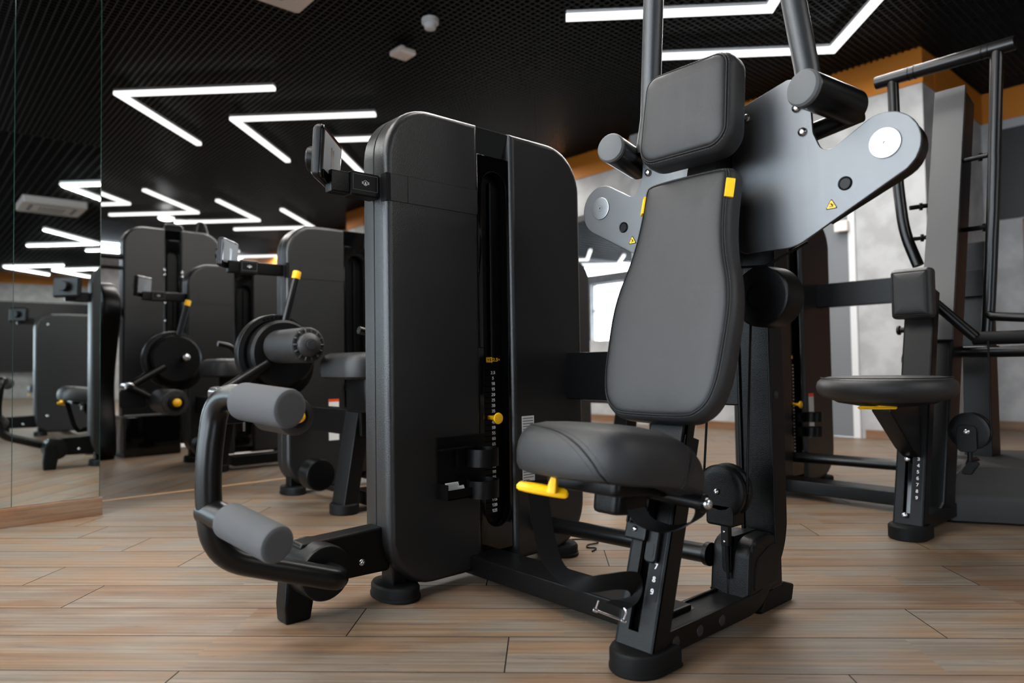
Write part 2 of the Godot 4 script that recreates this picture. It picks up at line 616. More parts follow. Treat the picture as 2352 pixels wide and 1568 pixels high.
func make_walls() -> void:
	# mirror partition on the left
	var wl := wall_box("wall_left", -4.36, -3.993, 0, CEIL + 0.1, -5, 0.772, M.concrete, "partition wall carrying the mirrors", "wall")
	wl.set_meta("label", "partition wall carrying the tall mirrors")
	var sk := MB.new()
	box(sk, -3.992, -3.962, 0, 0.088, -5, 0.793, 0.002)
	struct(obj("baseboard_left", sk, M.skirting), "brown wooden baseboard under the tall mirrors", "baseboard")
	var edges := [0.784, 0.425, -0.8, -2.0, -3.2, -4.4]
	for i in edges.size() - 1:
		var p := thing("mirror_panel", "tall frameless wall mirror on the baseboard, %s panel from the partition end" % ["", "second", "third", "fourth", "fifth"][i] if i > 0 else "tall frameless wall mirror whose green glass edge ends the partition", "mirror", v3(MIRROR, 0.09, (edges[i] + edges[i + 1]) / 2), "mirror panels on the partition")
		var mb := MB.new()
		slab(mb, rect(edges[i + 1] + 0.0015, 0.09, edges[i] - 0.0015, CEIL - 0.02), MIRROR - 0.006, MIRROR, 0.0, SIDE, -p.position)
		obj("mirror_glass", mb, M.mirror, p)
		var ed := MB.new()
		slab(ed, rect(edges[i] - 0.0014, 0.09, edges[i] + 0.0012, CEIL - 0.02), MIRROR - 0.006, MIRROR + 0.0006, 0.0, SIDE, -p.position)
		obj("glass_edge", ed, M.glass_edge, p)
	# back wall with a door, an opening and an orange band under the ceiling
	var wb := wall_box("wall_back", -5.14, -3.58, 0, 3.1, 6.62, 6.9, M.concrete, "grey plastered back wall with orange band under the ceiling", "wall")
	wall_piece(wb, "wall_section", -2.66, -2.05, 0, 3.1, 6.62, 6.9, M.concrete)
	wall_piece(wb, "door_lintel", -3.58, -2.66, 2.16, 3.1, 6.62, 6.9, M.concrete)
	wall_piece(wb, "lintel", -7.4, -5.14, 2.62, 3.1, 6.62, 6.9, M.concrete)
	wall_piece(wb, "wall_section", -7.4, -5.14, 0, 1.0, 6.62, 6.9, M.concrete)
	wall_piece(wb, "wall_section", -19, -7.4, 0, 3.1, 6.62, 6.9, M.concrete)
	wall_piece(wb, "orange_band", -19, -2.04, 3.1, CEIL + 0.1, 6.605, 6.9, M.orange)
	wall_piece(wb, "pilaster", -5.14, -4.95, 0, CEIL, 6.5, 6.62, M.concrete)
	wall_piece(wb, "side_wall", -2.34, -2.05, 0, 3.1, 6.9, 8.33, M.concrete)
	wall_piece(wb, "orange_band", -2.34, -2.035, 3.1, CEIL + 0.1, 6.9, 8.33, M.orange)
	wall_piece(wb, "pillar", -10.9, -10.35, 0, 3.1, 5.93, 6.62, M.concrete)
	wall_piece(wb, "orange_band", -10.92, -10.33, 3.1, CEIL + 0.1, 5.91, 6.6, M.orange)
	var sb := MB.new()
	box(sb, -10, -3.62, 0, 0.08, 6.6, 6.622, 0.002)
	box(sb, -2.6, -2.035, 0, 0.08, 6.6, 6.622, 0.002)
	box(sb, -2.05, -2.03, 0, 0.08, 6.62, 8.33, 0.002)
	box(sb, -2.05, 1.5, 0, 0.08, 8.31, 8.332, 0.002)
	struct(obj("baseboard_back", sb, M.skirting), "low brown wooden baseboard along the grey back wall", "baseboard")
	var wf := wall_box("wall_right", -2.05, 15.2, 0, 3.1, 8.33, 8.6, M.concrete, "far grey wall beyond the corner with orange top band", "wall")
	wall_piece(wf, "orange_band", -2.05, 15.2, 3.1, CEIL + 0.1, 8.315, 8.6, M.orange)
	wall_piece(wf, "dark_panel", -1.95, 2.0, 2.1, 3.0, 8.29, 8.33, M.dark_wall)
	wall_piece(wf, "wood_panel", -1.72, 2.0, 0.09, 2.08, 8.28, 8.33, M.brown_panel)
	# door
	var d := thing("door_1", "plain grey door in the back wall with white closer", "door", v3(-3.12, 0, 6.62))
	d.set_meta("kind", "structure")
	var o := -d.position
	var mb := MB.new()
	slab(mb, rect(-3.54, 0.006, -2.70, 2.12), 0, 0.04, 0.002, FRONT, v3(0, 0, 6.66) + o)
	obj("door_leaf", mb, M.door, d)
	mb = MB.new()
	for f in [[-3.6, 0, -3.54, 2.18], [-2.70, 0, -2.64, 2.18], [-3.54, 2.12, -2.70, 2.18]]:
		slab(mb, rect(f[0], f[1], f[2], f[3]), 0, 0.06, 0.003, FRONT, v3(0, 0, 6.65) + o)
	obj("door_frame", mb, M.door_frame, d)
	mb = MB.new()
	slab(mb, rr(-2.80, 1.90, -2.68, 2.0, 0.01, 3), 0, 0.06, 0.006, FRONT, v3(0, 0, 6.59) + o)
	obj("door_closer", mb, M.white_plastic, d)
	# side, rear and the room beyond the opening
	wall_box("wall_far_left", -19.3, -19, 0, CEIL + 0.1, -5.2, 17, M.concrete, "distant left wall of the gym", "wall")
	wall_box("wall_beyond", -19, 15.2, 0, 0.9, 16.6, 16.9, M.concrete, "low sill wall under the distant windows", "wall")
	var top := wall_box("wall_beyond_top", -19, 15.2, 3.22, CEIL + 0.1, 16.6, 16.9, M.concrete, "wall strip above the distant windows", "wall")
	for k in 9: wall_piece(top, "pier", -19 + k * 3.6, -18.4 + k * 3.6, 0.9, 3.22, 16.6, 16.9, M.concrete)
	window_row("window_1", Vector3(0, 0, 0), 0.9, 3.22, [-18.4 + 3.6 * 0, -18.4 + 3.6 * 1, -18.4 + 3.6 * 2, -18.4 + 3.6 * 3], 3.0, "t", 16.72, "distant window wall seen through the opening behind the machines")
	wall_box("wall_partition_beyond", -2.34, -2.05, 0, CEIL + 0.1, 8.6, 16.6, M.concrete, "wall between the back room and the corridor", "wall")
	# window walls behind the camera and on the far right
	var rear := wall_box("wall_front", -4.36, 15.2, 0, 0.3, -5.2, -4.95, M.concrete, "unseen window wall opposite the machines, low sill", "wall")
	wall_piece(rear, "wall_top", -4.36, 15.2, 3.2, CEIL + 0.1, -5.2, -4.95, M.concrete)
	for k in 2: wall_piece(rear, "pier", -4.36 + k * 3.16, -3.96 + k * 3.16, 0.3, 3.2, -5.2, -4.95, M.concrete)
	wall_piece(rear, "wall_section", 1.96, 15.2, 0.3, 3.2, -5.2, -4.95, M.concrete)  # out of view, left solid to keep daylight off the tower fronts
	window_row("window_2", Vector3(0, 0, 0), 0.3, 3.2, [-3.96, -0.8], 2.76, "t", -5.07, "tall unseen windows opposite the machines, placed to light their near sides")  # out of view, placed and sized to light the sides facing them
	wall_box("wall_front_left", -19, -4.36, 0, CEIL + 0.1, -5.2, -4.95, M.concrete, "blind wall of the left gym area", "wall")
	var we := wall_box("wall_window_side", 15.0, 15.25, 0, 0.6, -5.2, 8.6, M.concrete, "long wall with windows on the far right", "wall")
	wall_piece(we, "wall_top", 15.0, 15.25, 2.75, 3.1, -5.2, 8.6, M.concrete)
	wall_piece(we, "orange_band", 14.98, 15.25, 3.1, CEIL + 0.1, -5.2, 8.6, M.orange)
	wall_piece(we, "wall_section", 15.0, 15.25, 0.6, 2.75, 0.6, 8.6, M.concrete)
	wall_piece(we, "dark_panel", 14.9, 15.0, 0.7, 2.6, 2.1, 4.4, M.dark_wall)
	for k in 3: wall_piece(we, "pier", 15.0, 15.25, 0.6, 2.75, -5.2 + k * 2.9, -4.6 + k * 2.9, M.concrete)
	window_row("window_3", Vector3(0, 0, 0), 0.6, 2.75, [-4.6, -1.7], 2.3, "m", 15.12, "windows in the far right wall")

func window_row(called: String, _o: Vector3, y0: float, y1: float, starts: Array, wide: float, axis: String, at: float, label: String) -> void:
	var root := thing(called, label, "window", v3((starts[0] if axis == "t" else at), y0, (at if axis == "t" else starts[0])))
	root.set_meta("kind", "structure")
	for s in starts:
		var mb := MB.new()
		for f in [[0, 0, 0.06, 1], [wide - 0.06, 0, wide, 1], [wide / 2 - 0.04, 0, wide / 2 + 0.04, 1]]:
			if axis == "t": box(mb, s + f[0], s + f[2], y0, y1, at - 0.03, at + 0.03, 0.0)
			else: box(mb, at - 0.03, at + 0.03, y0, y1, s + f[0], s + f[2], 0.0)
		for y in [y0, y0 + (y1 - y0) * 0.62, y1 - 0.06]:
			if axis == "t": box(mb, s, s + wide, y, y + 0.06, at - 0.03, at + 0.03, 0.0)
			else: box(mb, at - 0.03, at + 0.03, y, y + 0.06, s, s + wide, 0.0)
		obj("window_frame", mb, M.window_frame, root, -root.position)

func make_ceiling() -> void:
	var mb := MB.new()
	box(mb, -19.3, 15.3, CEIL + 0.45, CEIL + 0.6, -5.3, 17, 0.0)
	var c := struct(obj("ceiling", mb, M.ceiling_black), "black open-cell grille ceiling", "ceiling")
	var step := 0.0525
	var h := 0.045
	var th := 0.0035
	var bars := []
	var t := -1.0
	var bar_m := MB.new()
	box(bar_m, -9.0, 9.0, 0, h, -th, th, 0.0)
	var along_m := commit(bar_m)
	var bar_t := MB.new()
	box(bar_t, -th, th, 0, h, -5.0, 5.0, 0.0)
	var along_t := commit(bar_t)
	while t < 6.6:
		bars.append([absf(t - 2.8), along_m, v3(-7.5, CEIL, t)])
		t += step
	var m := -14.0
	while m < 1.5:
		bars.append([absf(m + 5.0), along_t, v3(m, CEIL, 3.0)])
		m += step
	bars.sort_custom(func(a, b): return a[0] < b[0])
	var rest := MB.new()
	for i in bars.size():
		if i < 300: obj("grille_bar", bars[i][1], M.grille, c, bars[i][2])
		else:
			var p: Vector3 = bars[i][2]
			if bars[i][1] == along_m: box(rest, p.x - 9, p.x + 9, CEIL, CEIL + h, -p.z - th, -p.z + th, 0.0)
			else: box(rest, p.x - th, p.x + th, CEIL, CEIL + h, -p.z - 5, -p.z + 5, 0.0)
	t = -4.9
	while t < 8.3:
		box(rest, 1.5, 15, CEIL, CEIL + h, t - th, t + th, 0.0)
		t += 0.0525 * 2
	m = 1.5
	while m < 15:
		box(rest, m - th, m + th, CEIL, CEIL + h, -4.9, 8.3, 0.0)
		m += 0.0525 * 2
	t = 6.6
	while t < 8.3:
		box(rest, -2.05, 1.5, CEIL, CEIL + h, t - th, t + th, 0.0)
		t += step
	m = -11.9
	while m < -4:
		box(rest, m - th, m + th, CEIL, CEIL + h, 6.9, 16.5, 0.0)
		m += step * 4
	var o := obj("grille_rest", rest, M.grille, c)
	o.set_meta("kind", "stuff")

func chevron(m: float, ta: float, way: float, label: String, lit := 1.0) -> void:
	var y := 3.27
	var root := thing("led_chevron_light", label, "ceiling light", v3(m, y, ta), "LED chevron ceiling lights")
	var l := 1.05
	var wd := 0.03
	for s in [-1.0, 1.0]:
		var dir := Vector2(s, -way).normalized()
		var nr := Vector2(-dir.y, dir.x)
		var far := dir * (l * sqrt(2.0))
		var tip := Vector2(0, way * wd * sqrt(2.0))
		var inner := -tip
		var p := PackedVector2Array([tip, far + nr * (wd if nr.y * way > 0 else -wd), far + nr * (-wd if nr.y * way > 0 else wd), inner])
		var d := MB.new()
		slab(d, p, 0.0, 0.035, 0.004, TOP)
		var arm := obj("diffuser", d, M.led, root)
		arm.set_meta("label", "glowing white light bar")
		var b := MB.new()
		slab(b, p, 0.0355, 0.06, 0.003, TOP)
		obj("housing", b, M.led_body, root)
		var hg := MB.new()
		rod(hg, v3(far.x * 0.96, 0.06, far.y * 0.96), v3(far.x * 0.96, CEIL - y + 0.02, far.y * 0.96), 0.006, 8)
		obj("hanger", hg, M.steel, root)
		var a := AreaLight3D.new()
		a.area_size = Vector2(0.056, l * sqrt(2.0))
		a.light_energy = LED_ENERGY * lit
		a.light_color = Color(1.0, 0.985, 0.965)
		a.shadow_enabled = true
		a.area_range = 30.0
		var z := Vector3.UP
		var yv := v3(dir.x, 0, dir.y)
		a.transform = Transform3D(Basis(yv.cross(z), yv, z), v3(far.x / 2, -0.004, far.y / 2))
		root.add_child(a, true)

func make_ceiling_fittings() -> void:
	var ordinal := ["first", "second", "third", "fourth", "fifth", "sixth", "seventh", "eighth", "ninth", "tenth"]
	var n := 0
	for k in 10:  # from the third on out of view, placed to light tops and near sides
		if k == 4: continue
		chevron(-2.46, 5.81 - 1.04 * k, 1.0, "white LED chevron in the pullover row, out of view from the third on, %s from the back wall" % ordinal[n])
		n += 1
	for k in 5: chevron(-7.2, 1.555 + 1.06 * k, -1.0, "white LED chevron beyond the floor strip, %s from the back wall" % ordinal[4 - k])
	for k in 4: chevron(-11.92, 5.77 - 1.02 * k, 1.0, "white LED chevron behind the tall leg press, %s from the back wall" % ordinal[k])
	for k in 3: chevron(-16.4, 3.6 + 1.04 * k, -1.0, "white LED chevron by the distant left wall, %s from the back wall" % ordinal[2 - k])
	for k in 2: chevron(3.25, 1.75 + 1.04 * k, -1.0, "white LED chevron on the window side, %s in its row" % ordinal[k])
	for k in 2: chevron(8.04, 4.14 - 1.04 * k, 1.0, "white LED chevron seen far off in the mirror, %s in its row" % ordinal[k])
	for k in 2: chevron(12.87, 2.05 + 1.0 * k, -1.0, "white LED chevron by the orange window wall, %s in its row" % ordinal[k])
	for k in 3: chevron(-11.6, 12.9 + 1.2 * k, 1.0, "white LED chevron in the room behind the wall opening, %s from the opening" % ordinal[k], 1.0)
	# air conditioning cassettes
	for a in [[-4.33, 1.77, "white ceiling cassette unit above the mirror partition"], [5.2, 1.9, "white ceiling cassette unit over the window side, seen in the mirror"]]:
		var ac := thing("air_conditioner", a[2], "air conditioner", v3(a[0], CEIL - 0.1, a[1]))
		var p := MB.new()
		slab(p, rr(-0.43, -0.43, 0.43, 0.43, 0.03, 4), 0, 0.12, 0.008, TOP)
		obj("panel", p, M.white_plastic, ac)
		p = MB.new()
		slab(p, rr(-0.2, -0.2, 0.2, 0.2, 0.03, 4), -0.004, 0.004, 0.003, TOP)
		var g := obj("grille_panel", p, M.white_plastic, ac)
		for k in 8:
			p = MB.new()
			box(p, -0.17, 0.17, -0.008, -0.003, -0.17 + k * 0.045, -0.15 + k * 0.045, 0.001)
			obj("slat", p, M.grey_ink, g)
		for k in 4:
			p = MB.new()
			slab(p, rr(-0.26, 0.27, 0.26, 0.32, 0.02, 3), -0.002, 0.003, 0.001, TOP)
			obj("vent", p, M.grey_ink, ac, Vector3.ZERO, Basis(Vector3.UP, k * PI / 2))
	var sd := thing("smoke_detector", "round white smoke detector on the black ceiling", "detector", v3(-4.354, CEIL - 0.075, 3.085))
	var q := MB.new()
	lathe(q, Vector3(0, 0.03, 0), Vector3.UP, [[0.06, 0.0], [0.066, 0.006], [0.066, 0.04], [0.06, 0.045]], 24)
	obj("base", q, M.detector, sd)
	q = MB.new()
	lathe(q, Vector3(0, -0.012, 0), Vector3.UP, [[0.03, 0.0], [0.043, 0.006], [0.048, 0.03], [0.05, 0.042]], 24)
	obj("sensor_head", q, M.detector, sd)
	var em := thing("emergency_lamp_panel", "small square white panel hanging from the black ceiling", "panel", v3(-4.885, CEIL - 0.09, 3.178))  # small square emergency lamp, modelled unlit
	q = MB.new()
	ext(q, rr(-0.085, -0.085, 0.085, 0.085, 0.02, 4), [[0.03, 0.0], [0.008, 0.008], [0.0, 0.02], [0.004, 0.045], [0.05, 0.05]], TOP)
	obj("cover", q, M.white_plastic, em)
	q = MB.new()
	rod(q, Vector3(0, 0.05, 0), Vector3(0, 0.1, 0), 0.02, 12)
	obj("stem", q, M.white_plastic, em)
	var pl := thing("round_pendant_light", "small round glowing lamp on a short stem behind the tall machine", "ceiling light", v3(-12.9, 3.3, 3.53))
	q = MB.new()
	lathe(q, Vector3.ZERO, Vector3.UP, [[0.1, 0.0], [0.13, 0.02], [0.13, 0.05], [0.06, 0.07]], 20)
	obj("lamp_shade", q, M.led, pl)
	q = MB.new()
	rod(q, Vector3(0, 0.07, 0), Vector3(0, 0.16, 0), 0.015, 10)
	obj("stem", q, M.led_body, pl)
	var om := OmniLight3D.new()
	om.light_energy = 0.3; om.light_size = 0.1; om.shadow_enabled = true; om.omni_range = 20
	om.position = Vector3(0, -0.14, 0)
	pl.add_child(om, true)

# ---------- the weight tower shared by the machines ----------
# local axes: m = 0 at the front face, t = 0 at the near side
func tower(r: Node3D, o := {}) -> void:
	var W: float = o.get("wide", 0.87)
	var H: float = o.get("high", 1.54)
	var D: float = o.get("deep", 0.147)
	var rad := 0.167
	var y0 := 0.035
	var s0: float = o.get("slot0", 0.365)
	var s1: float = o.get("slot1", 0.508)
	var out := rr(0, y0, W, H, rad, 10)
	var mb := MB.new()
	ext(mb, out, [[0.02, -D], [0.006, -D + 0.005], [0.0, -D + 0.016], [0.0, -D * 0.5 - 0.003], [0.004, -D * 0.5]], SIDE)
	obj("back_shell", mb, M.shell, r)
	for k in 2:
		var cut: Array = Geometry2D.intersect_polygons(out, rect(-1, 0, s0, 3) if k == 0 else rect(s1, 0, 3, 3))
		var p: PackedVector2Array = cut[0]
		mb = MB.new()
		ext(mb, p, [[0.004, -D * 0.5 + 0.001], [0.0, -D * 0.5 + 0.004], [0.0, -0.024], [0.002, -0.014], [0.007, -0.006], [0.014, -0.0015], [0.022, 0.0]], SIDE)
		obj("front_panel", mb, M.shell, r)
	# slot with glossy cover, window and weight stack
	var well := MB.new()
	box(well, -D * 0.5 - 0.01, -0.052, y0 + 0.02, H - 0.02, s0 - 0.02, s1 + 0.02, 0.0)
	obj("slot_back", well, M.frame, r)
	var a0 := s0 + 0.022
	var a1 := s1 - 0.012
	var wy0: float = o.get("win0", 0.165)
	var wy1: float = o.get("win1", 1.39)
	var ym := (wy0 + wy1) / 2
	var cover := MB.new()
	for k in 2:
		var p := PackedVector2Array()
		var c := Vector2((a0 + a1) / 2, wy1 - (a1 - a0) / 2 if k == 0 else wy0 + (a1 - a0) / 2)
		var rw := (a1 - a0) / 2
		var ye := (1.443 if H > 1.5 and H < 1.6 else H - 0.1) if k == 0 else y0 + 0.05
		if k == 0:
			p.append(Vector2(s0, ym)); p.append(Vector2(a0, ym))
			for i in 11: p.append(c + Vector2(cos(PI - PI * i / 10), sin(PI - PI * i / 10)) * rw)
			p.append(Vector2(a1, ym)); p.append(Vector2(s1, ym)); p.append(Vector2(s1, ye)); p.append(Vector2(s0, ye))
		else:
			p.append(Vector2(s0, ym)); p.append(Vector2(s0, ye)); p.append(Vector2(s1, ye)); p.append(Vector2(s1, ym)); p.append(Vector2(a1, ym))
			for i in 11: p.append(c + Vector2(cos(-PI * i / 10), sin(-PI * i / 10)) * rw)
			p.append(Vector2(a0, ym))
		slab(cover, p, -0.04, -0.012, 0.003, SIDE)
	obj("slot_cover", cover, M.gloss, r)
	var cap := MB.new()
	var cb: float = 1.447 if H > 1.5 and H < 1.6 else H - 0.096
	slab(cap, PackedVector2Array([Vector2(-0.05, cb), Vector2(-0.034, cb), Vector2(-0.014, H - 0.006), Vector2(-0.05, H - 0.006)]), -s1, -s0, 0.0, Basis(Vector3(1, 0, 0), Vector3(0, 1, 0), Vector3(0, 0, 1)))
	obj("slot_cap", cap, M.gloss, r)
	var bridge := MB.new()
	box(bridge, -D * 0.5, -0.02, H - 0.006, H - 0.001, s0, s1, 0.001)
	obj("top_bridge", bridge, M.shell, r)
	if o.get("stack", true):
		var fine: bool = o.get("fine", false)
		var n := 26
		var pm := MB.new()
		box(pm, 0, 0.016, -0.0083, 0.0083, -0.038, 0.030, 0.0012)
		var plate := commit(pm)
		var tc := s0 + 0.06
		for i in n:
			var y := 0.691 - 0.01904 * i
			obj("weight_plate", plate, M.frame, r, v3(-0.052, y, tc))
			if fine:
				text(r, "2.5" if i == 0 else str(5 * i), 0.0105, v3(-0.0352, y, s0 + 0.0805), SIDE, M.white_ink, "weight_number", true)
			else:
				var tick := MB.new()
				box(tick, 0, 0.0008, -0.003, 0.003, -0.007, 0.007, 0.0)
				if not meshes.has("tick"): meshes["tick"] = commit(tick)
				obj("weight_number", meshes["tick"], M.white_ink, r, v3(-0.0358, y, s0 + 0.0805))
		var rodm := MB.new()
		for t in [tc - 0.028, tc + 0.022]: rod(rodm, v3(-0.044, 0.72, t), v3(-0.044, 1.36, t), 0.006, 10)
		obj("guide_rods", rodm, M.frame, r)
		# scale label and selector pin
		var lb := MB.new()
		slab(lb, rr(s0 + 0.05, 0.727, s0 + 0.078, 0.745, 0.003, 3), -0.036, -0.034, 0, SIDE)
		obj("scale_label", lb, M.yellow, r)
		if fine:
			text(r, "+ 5", 0.009, v3(-0.0336, 0.736, s0 + 0.064), SIDE, M.black, "marking", true)
			text(r, "2.5", 0.012, v3(-0.0336, 0.736, s0 + 0.091), SIDE, M.yellow, "marking", true)
			text(r, "kg", 0.005, v3(-0.0336, 0.737, s0 + 0.108), SIDE, M.yellow)
		var py: float = o.get("pin", 0.537)
		var pin := MB.new()
		rod(pin, v3(-0.05, py, s0 + 0.06), v3(0.005, py - 0.001, s0 + 0.06), 0.0075, 14, 0.001)
		lathe(pin, v3(0.004, py - 0.001, s0 + 0.06), Vector3(1, 0, 0), [[0.008, 0.0], [0.017, 0.004], [0.0195, 0.009], [0.0185, 0.013], [0.013, 0.0145]], 24)
		var po := obj("selector_pin", pin, M.yellow, r)
		po.set_meta("label", "yellow weight selector pin")
	# label band
	if o.get("band", true):
		var gap := MB.new()
		slab(gap, rounded(rect(-0.0006, 1.2255, s0 - 0.008, 1.3115), [0.0, 0.006, 0.006, 0.0], 3), -0.03, 0.0006, 0.0002, SIDE)
		obj("band_gap", gap, M.black, r)
		for e in [[0.0, 0.0765], [0.0785, s0 - 0.0095]]:
			var bp := MB.new()
			slab(bp, rounded(rect(e[0] + (0.016 if e[0] == 0.0 else 0.0), 1.2268, e[1], 1.3102), [0.0, 0.005 if e[0] > 0 else 0.0, 0.005 if e[0] > 0 else 0.0, 0.0], 3), -0.01, 0.0012, 0.0005, SIDE)
			obj("label_panel", bp, M.label_panel, r)
	# feet
	for t in [0.055, W - 0.1]:
		var leg := MB.new()
		ext(leg, rr(-D / 2 - 0.035, t - 0.02, -D / 2 + 0.035, t + 0.035, 0.008, 3), [[0.0, 0.035], [0.0, 0.1], [0.0, 0.14]], TOP)
		obj("leg", leg, M.frame, r)
		var pad := MB.new()
		ext(pad, circle(-D / 2, t + 0.01, 0.1, 32, 0.068), [[0.006, 0.0], [0.0, 0.004], [0.0, 0.012], [0.003, 0.013], [0.003, 0.037], [0.008, 0.044], [0.016, 0.046]], TOP)
		obj("foot_pad", pad, M.rubber, r)
	if o.get("screen", true): console(r, o.get("arm", 0.0))

# touch screen on its arm, arm = extra length
func console(r: Node3D, arm: float) -> void:
	var y0 := 1.236
	var y1 := 1.309
	var t1 := 0.0
	var mf := -0.037
	var mb := MB.new()
	if arm > 0:
		box(mb, mf - 0.05, mf - 0.008, y0 + 0.004, y1 - 0.004, -arm, 0.012, 0.006)
		obj("console_arm", mb, M.frame, r)
	mb = MB.new()
	slab(mb, rr(-arm - 0.1, y0, -arm, y1, 0.008, 4), mf - 0.055, mf, 0.004, SIDE)
	var bx := obj("card_reader", mb, M.frame_soft, r)
	mb = MB.new()
	for f in [[-0.092, y0 + 0.017, -0.008, y0 + 0.0178], [-0.092, y1 - 0.0088, -0.008, y1 - 0.008], [-0.092, y0 + 0.017, -0.0912, y1 - 0.008], [-0.0088, y0 + 0.017, -0.008, y1 - 0.008]]:
		slab(mb, rect(f[0] - arm, f[1], f[2] - arm, f[3]), mf, mf + 0.0004, 0, SIDE)
	obj("reader_outline", mb, M.grey_ink, bx)
	mb = MB.new()
	var c := v3(mf + 0.0003, (y0 + y1) / 2 + 0.004, -arm - 0.05)
	tube(mb, circle3(c, 0.0075, SIDE), 0.0006, 6, true)
	slab(mb, circle(0, 0.0015, 0.0022, 10), 0, 0.0005, 0, SIDE, c)
	slab(mb, rr(-0.0035, -0.005, 0.0035, -0.0012, 0.0015, 3), 0, 0.0005, 0, SIDE, c)
	for s in [-1, 1]:
		for e in [0.0098, 0.0118]: slab(mb, rect(s * e - 0.0004, -0.004, s * e + 0.0004, 0.004), 0, 0.0005, 0, SIDE, c)
	obj("reader_symbol", mb, M.white_ink, bx)
	# neck and tilted screen
	mb = MB.new()
	box(mb, mf - 0.048, mf - 0.008, y0 + 0.002, y1 - 0.004, -arm - 0.16, -arm - 0.095, 0.006)
	obj("console_neck", mb, M.frame, r)
	var h := Vector3(-0.74, 0, -0.67).normalized()          # along the screen, away from the camera
	var n := Vector3(0.66, -0.06, -0.74).normalized()
	h = (h - n * h.dot(n)).normalized()
	var up := n.cross(h).normalized()
	if up.y < 0: up = -up
	var fr := Basis(h, up, n)
	if h.cross(up).dot(n) < 0: fr = Basis(-h, up, n)
	var cen := v3(mf - 0.052, 1.342, -arm - 0.142)
	mb = MB.new()
	ext(mb, rr(-0.108, -0.078, 0.108, 0.078, 0.016, 4), [[0.014, -0.026], [0.004, -0.02], [0.0, -0.012], [0.0, -0.001], [0.002, 0.0005]], fr, cen)
	var sc := obj("screen_body", mb, M.frame_soft, r)
	mb = MB.new()
	ext(mb, rr(-0.106, -0.076, 0.106, 0.076, 0.015, 4), [[0.0, 0.0], [0.0, 0.006], [0.003, 0.008]], fr, cen)
	obj("screen_glass", mb, M.screen, sc)
	mb = MB.new()
	slab(mb, rect(-0.092, -0.05, 0.092, 0.062), 0.0082, 0.0086, 0, fr, cen)
	var img := obj("screen_display", mb, M.screen_lit, sc)
	img.set_meta("label", "grey lit screen with a dark figure")
	mb = MB.new()
	slab(mb, rounded(PackedVector2Array([Vector2(-0.012, -0.045), Vector2(0.016, -0.045), Vector2(0.013, 0.005), Vector2(0.018, 0.03), Vector2(0.008, 0.034), Vector2(0.002, 0.012), Vector2(-0.008, 0.036), Vector2(-0.018, 0.032), Vector2(-0.012, 0.0)]), 0.003, 3), 0.0086, 0.0089, 0, fr, cen)
	slab(mb, circle(0.002, 0.024, 0.006, 12), 0.0086, 0.0089, 0, fr, cen)
	obj("screen_figure", mb, M.screen_figure, sc)
	mb = MB.new()
	lathe(mb, cen + n * -0.024, -n, [[0.036, -0.004], [0.038, 0.0], [0.038, 0.034], [0.034, 0.04]], 24)
	var hub := obj("screen_hub", mb, M.frame_soft, r)
	bolt(hub, cen - n * 0.042 + fr.x * -0.037 * signf(fr.x.dot(Vector3(1, 0, 1))) + Vector3(0, 0.006, 0), -fr.x * signf(fr.x.dot(Vector3(1, 0, 1))) * -1.0, 0.005)

func circle3(c: Vector3, r: float, fr: Basis, n := 24) -> Array:
	var p := []
	for i in n: p.append(c + fr * Vector3(r * cos(TAU * i / n), r * sin(TAU * i / n), 0))
	return p

# ---------- the pullover machine in front ----------
func stitches(parent: Node, path: PackedVector3Array, every: float, len_: float, r: float) -> void:
	# a row of single stitches along a seam, one piece of thread work
	var mb := MB.new()
	var d := 0.0
	for i in path.size():
		var a := path[i]
		var b := path[(i + 1) % path.size()]
		var l := (b - a).length()
		var at := every - d
		while at < l:
			var p := a.lerp(b, at / l)
			var u := (b - a) / l
			var sd := across(u) * r
			var up := u.cross(sd).normalized() * r
			var q := p + u * len_
			mb.quad(p - sd + up, p + sd + up, q + sd + up, q - sd + up)
			mb.quad(p - sd + up, q - sd + up, q - sd - up, p - sd - up)
			mb.quad(p + sd + up, p + sd - up, q + sd - up, q + sd + up)
			at += every
		d = fmod(d + l, every)
	var o := obj("stitching", mb, M.thread, parent)
	o.set_meta("kind", "stuff")

func open_stitches(parent: Node, path: PackedVector3Array, every: float, len_: float, r: float) -> void:
	var mb := MB.new()
	var d := 0.0
	for i in path.size() - 1:
		var l := path[i].distance_to(path[i + 1])
		while d < l:
			var p := path[i].lerp(path[i + 1], d / l)
			rod(mb, p, p + (path[i + 1] - path[i]) / l * len_, r, 6)
			d += every
		d -= l
	var o := obj("stitching", mb, M.thread, parent)
	o.set_meta("kind", "stuff")

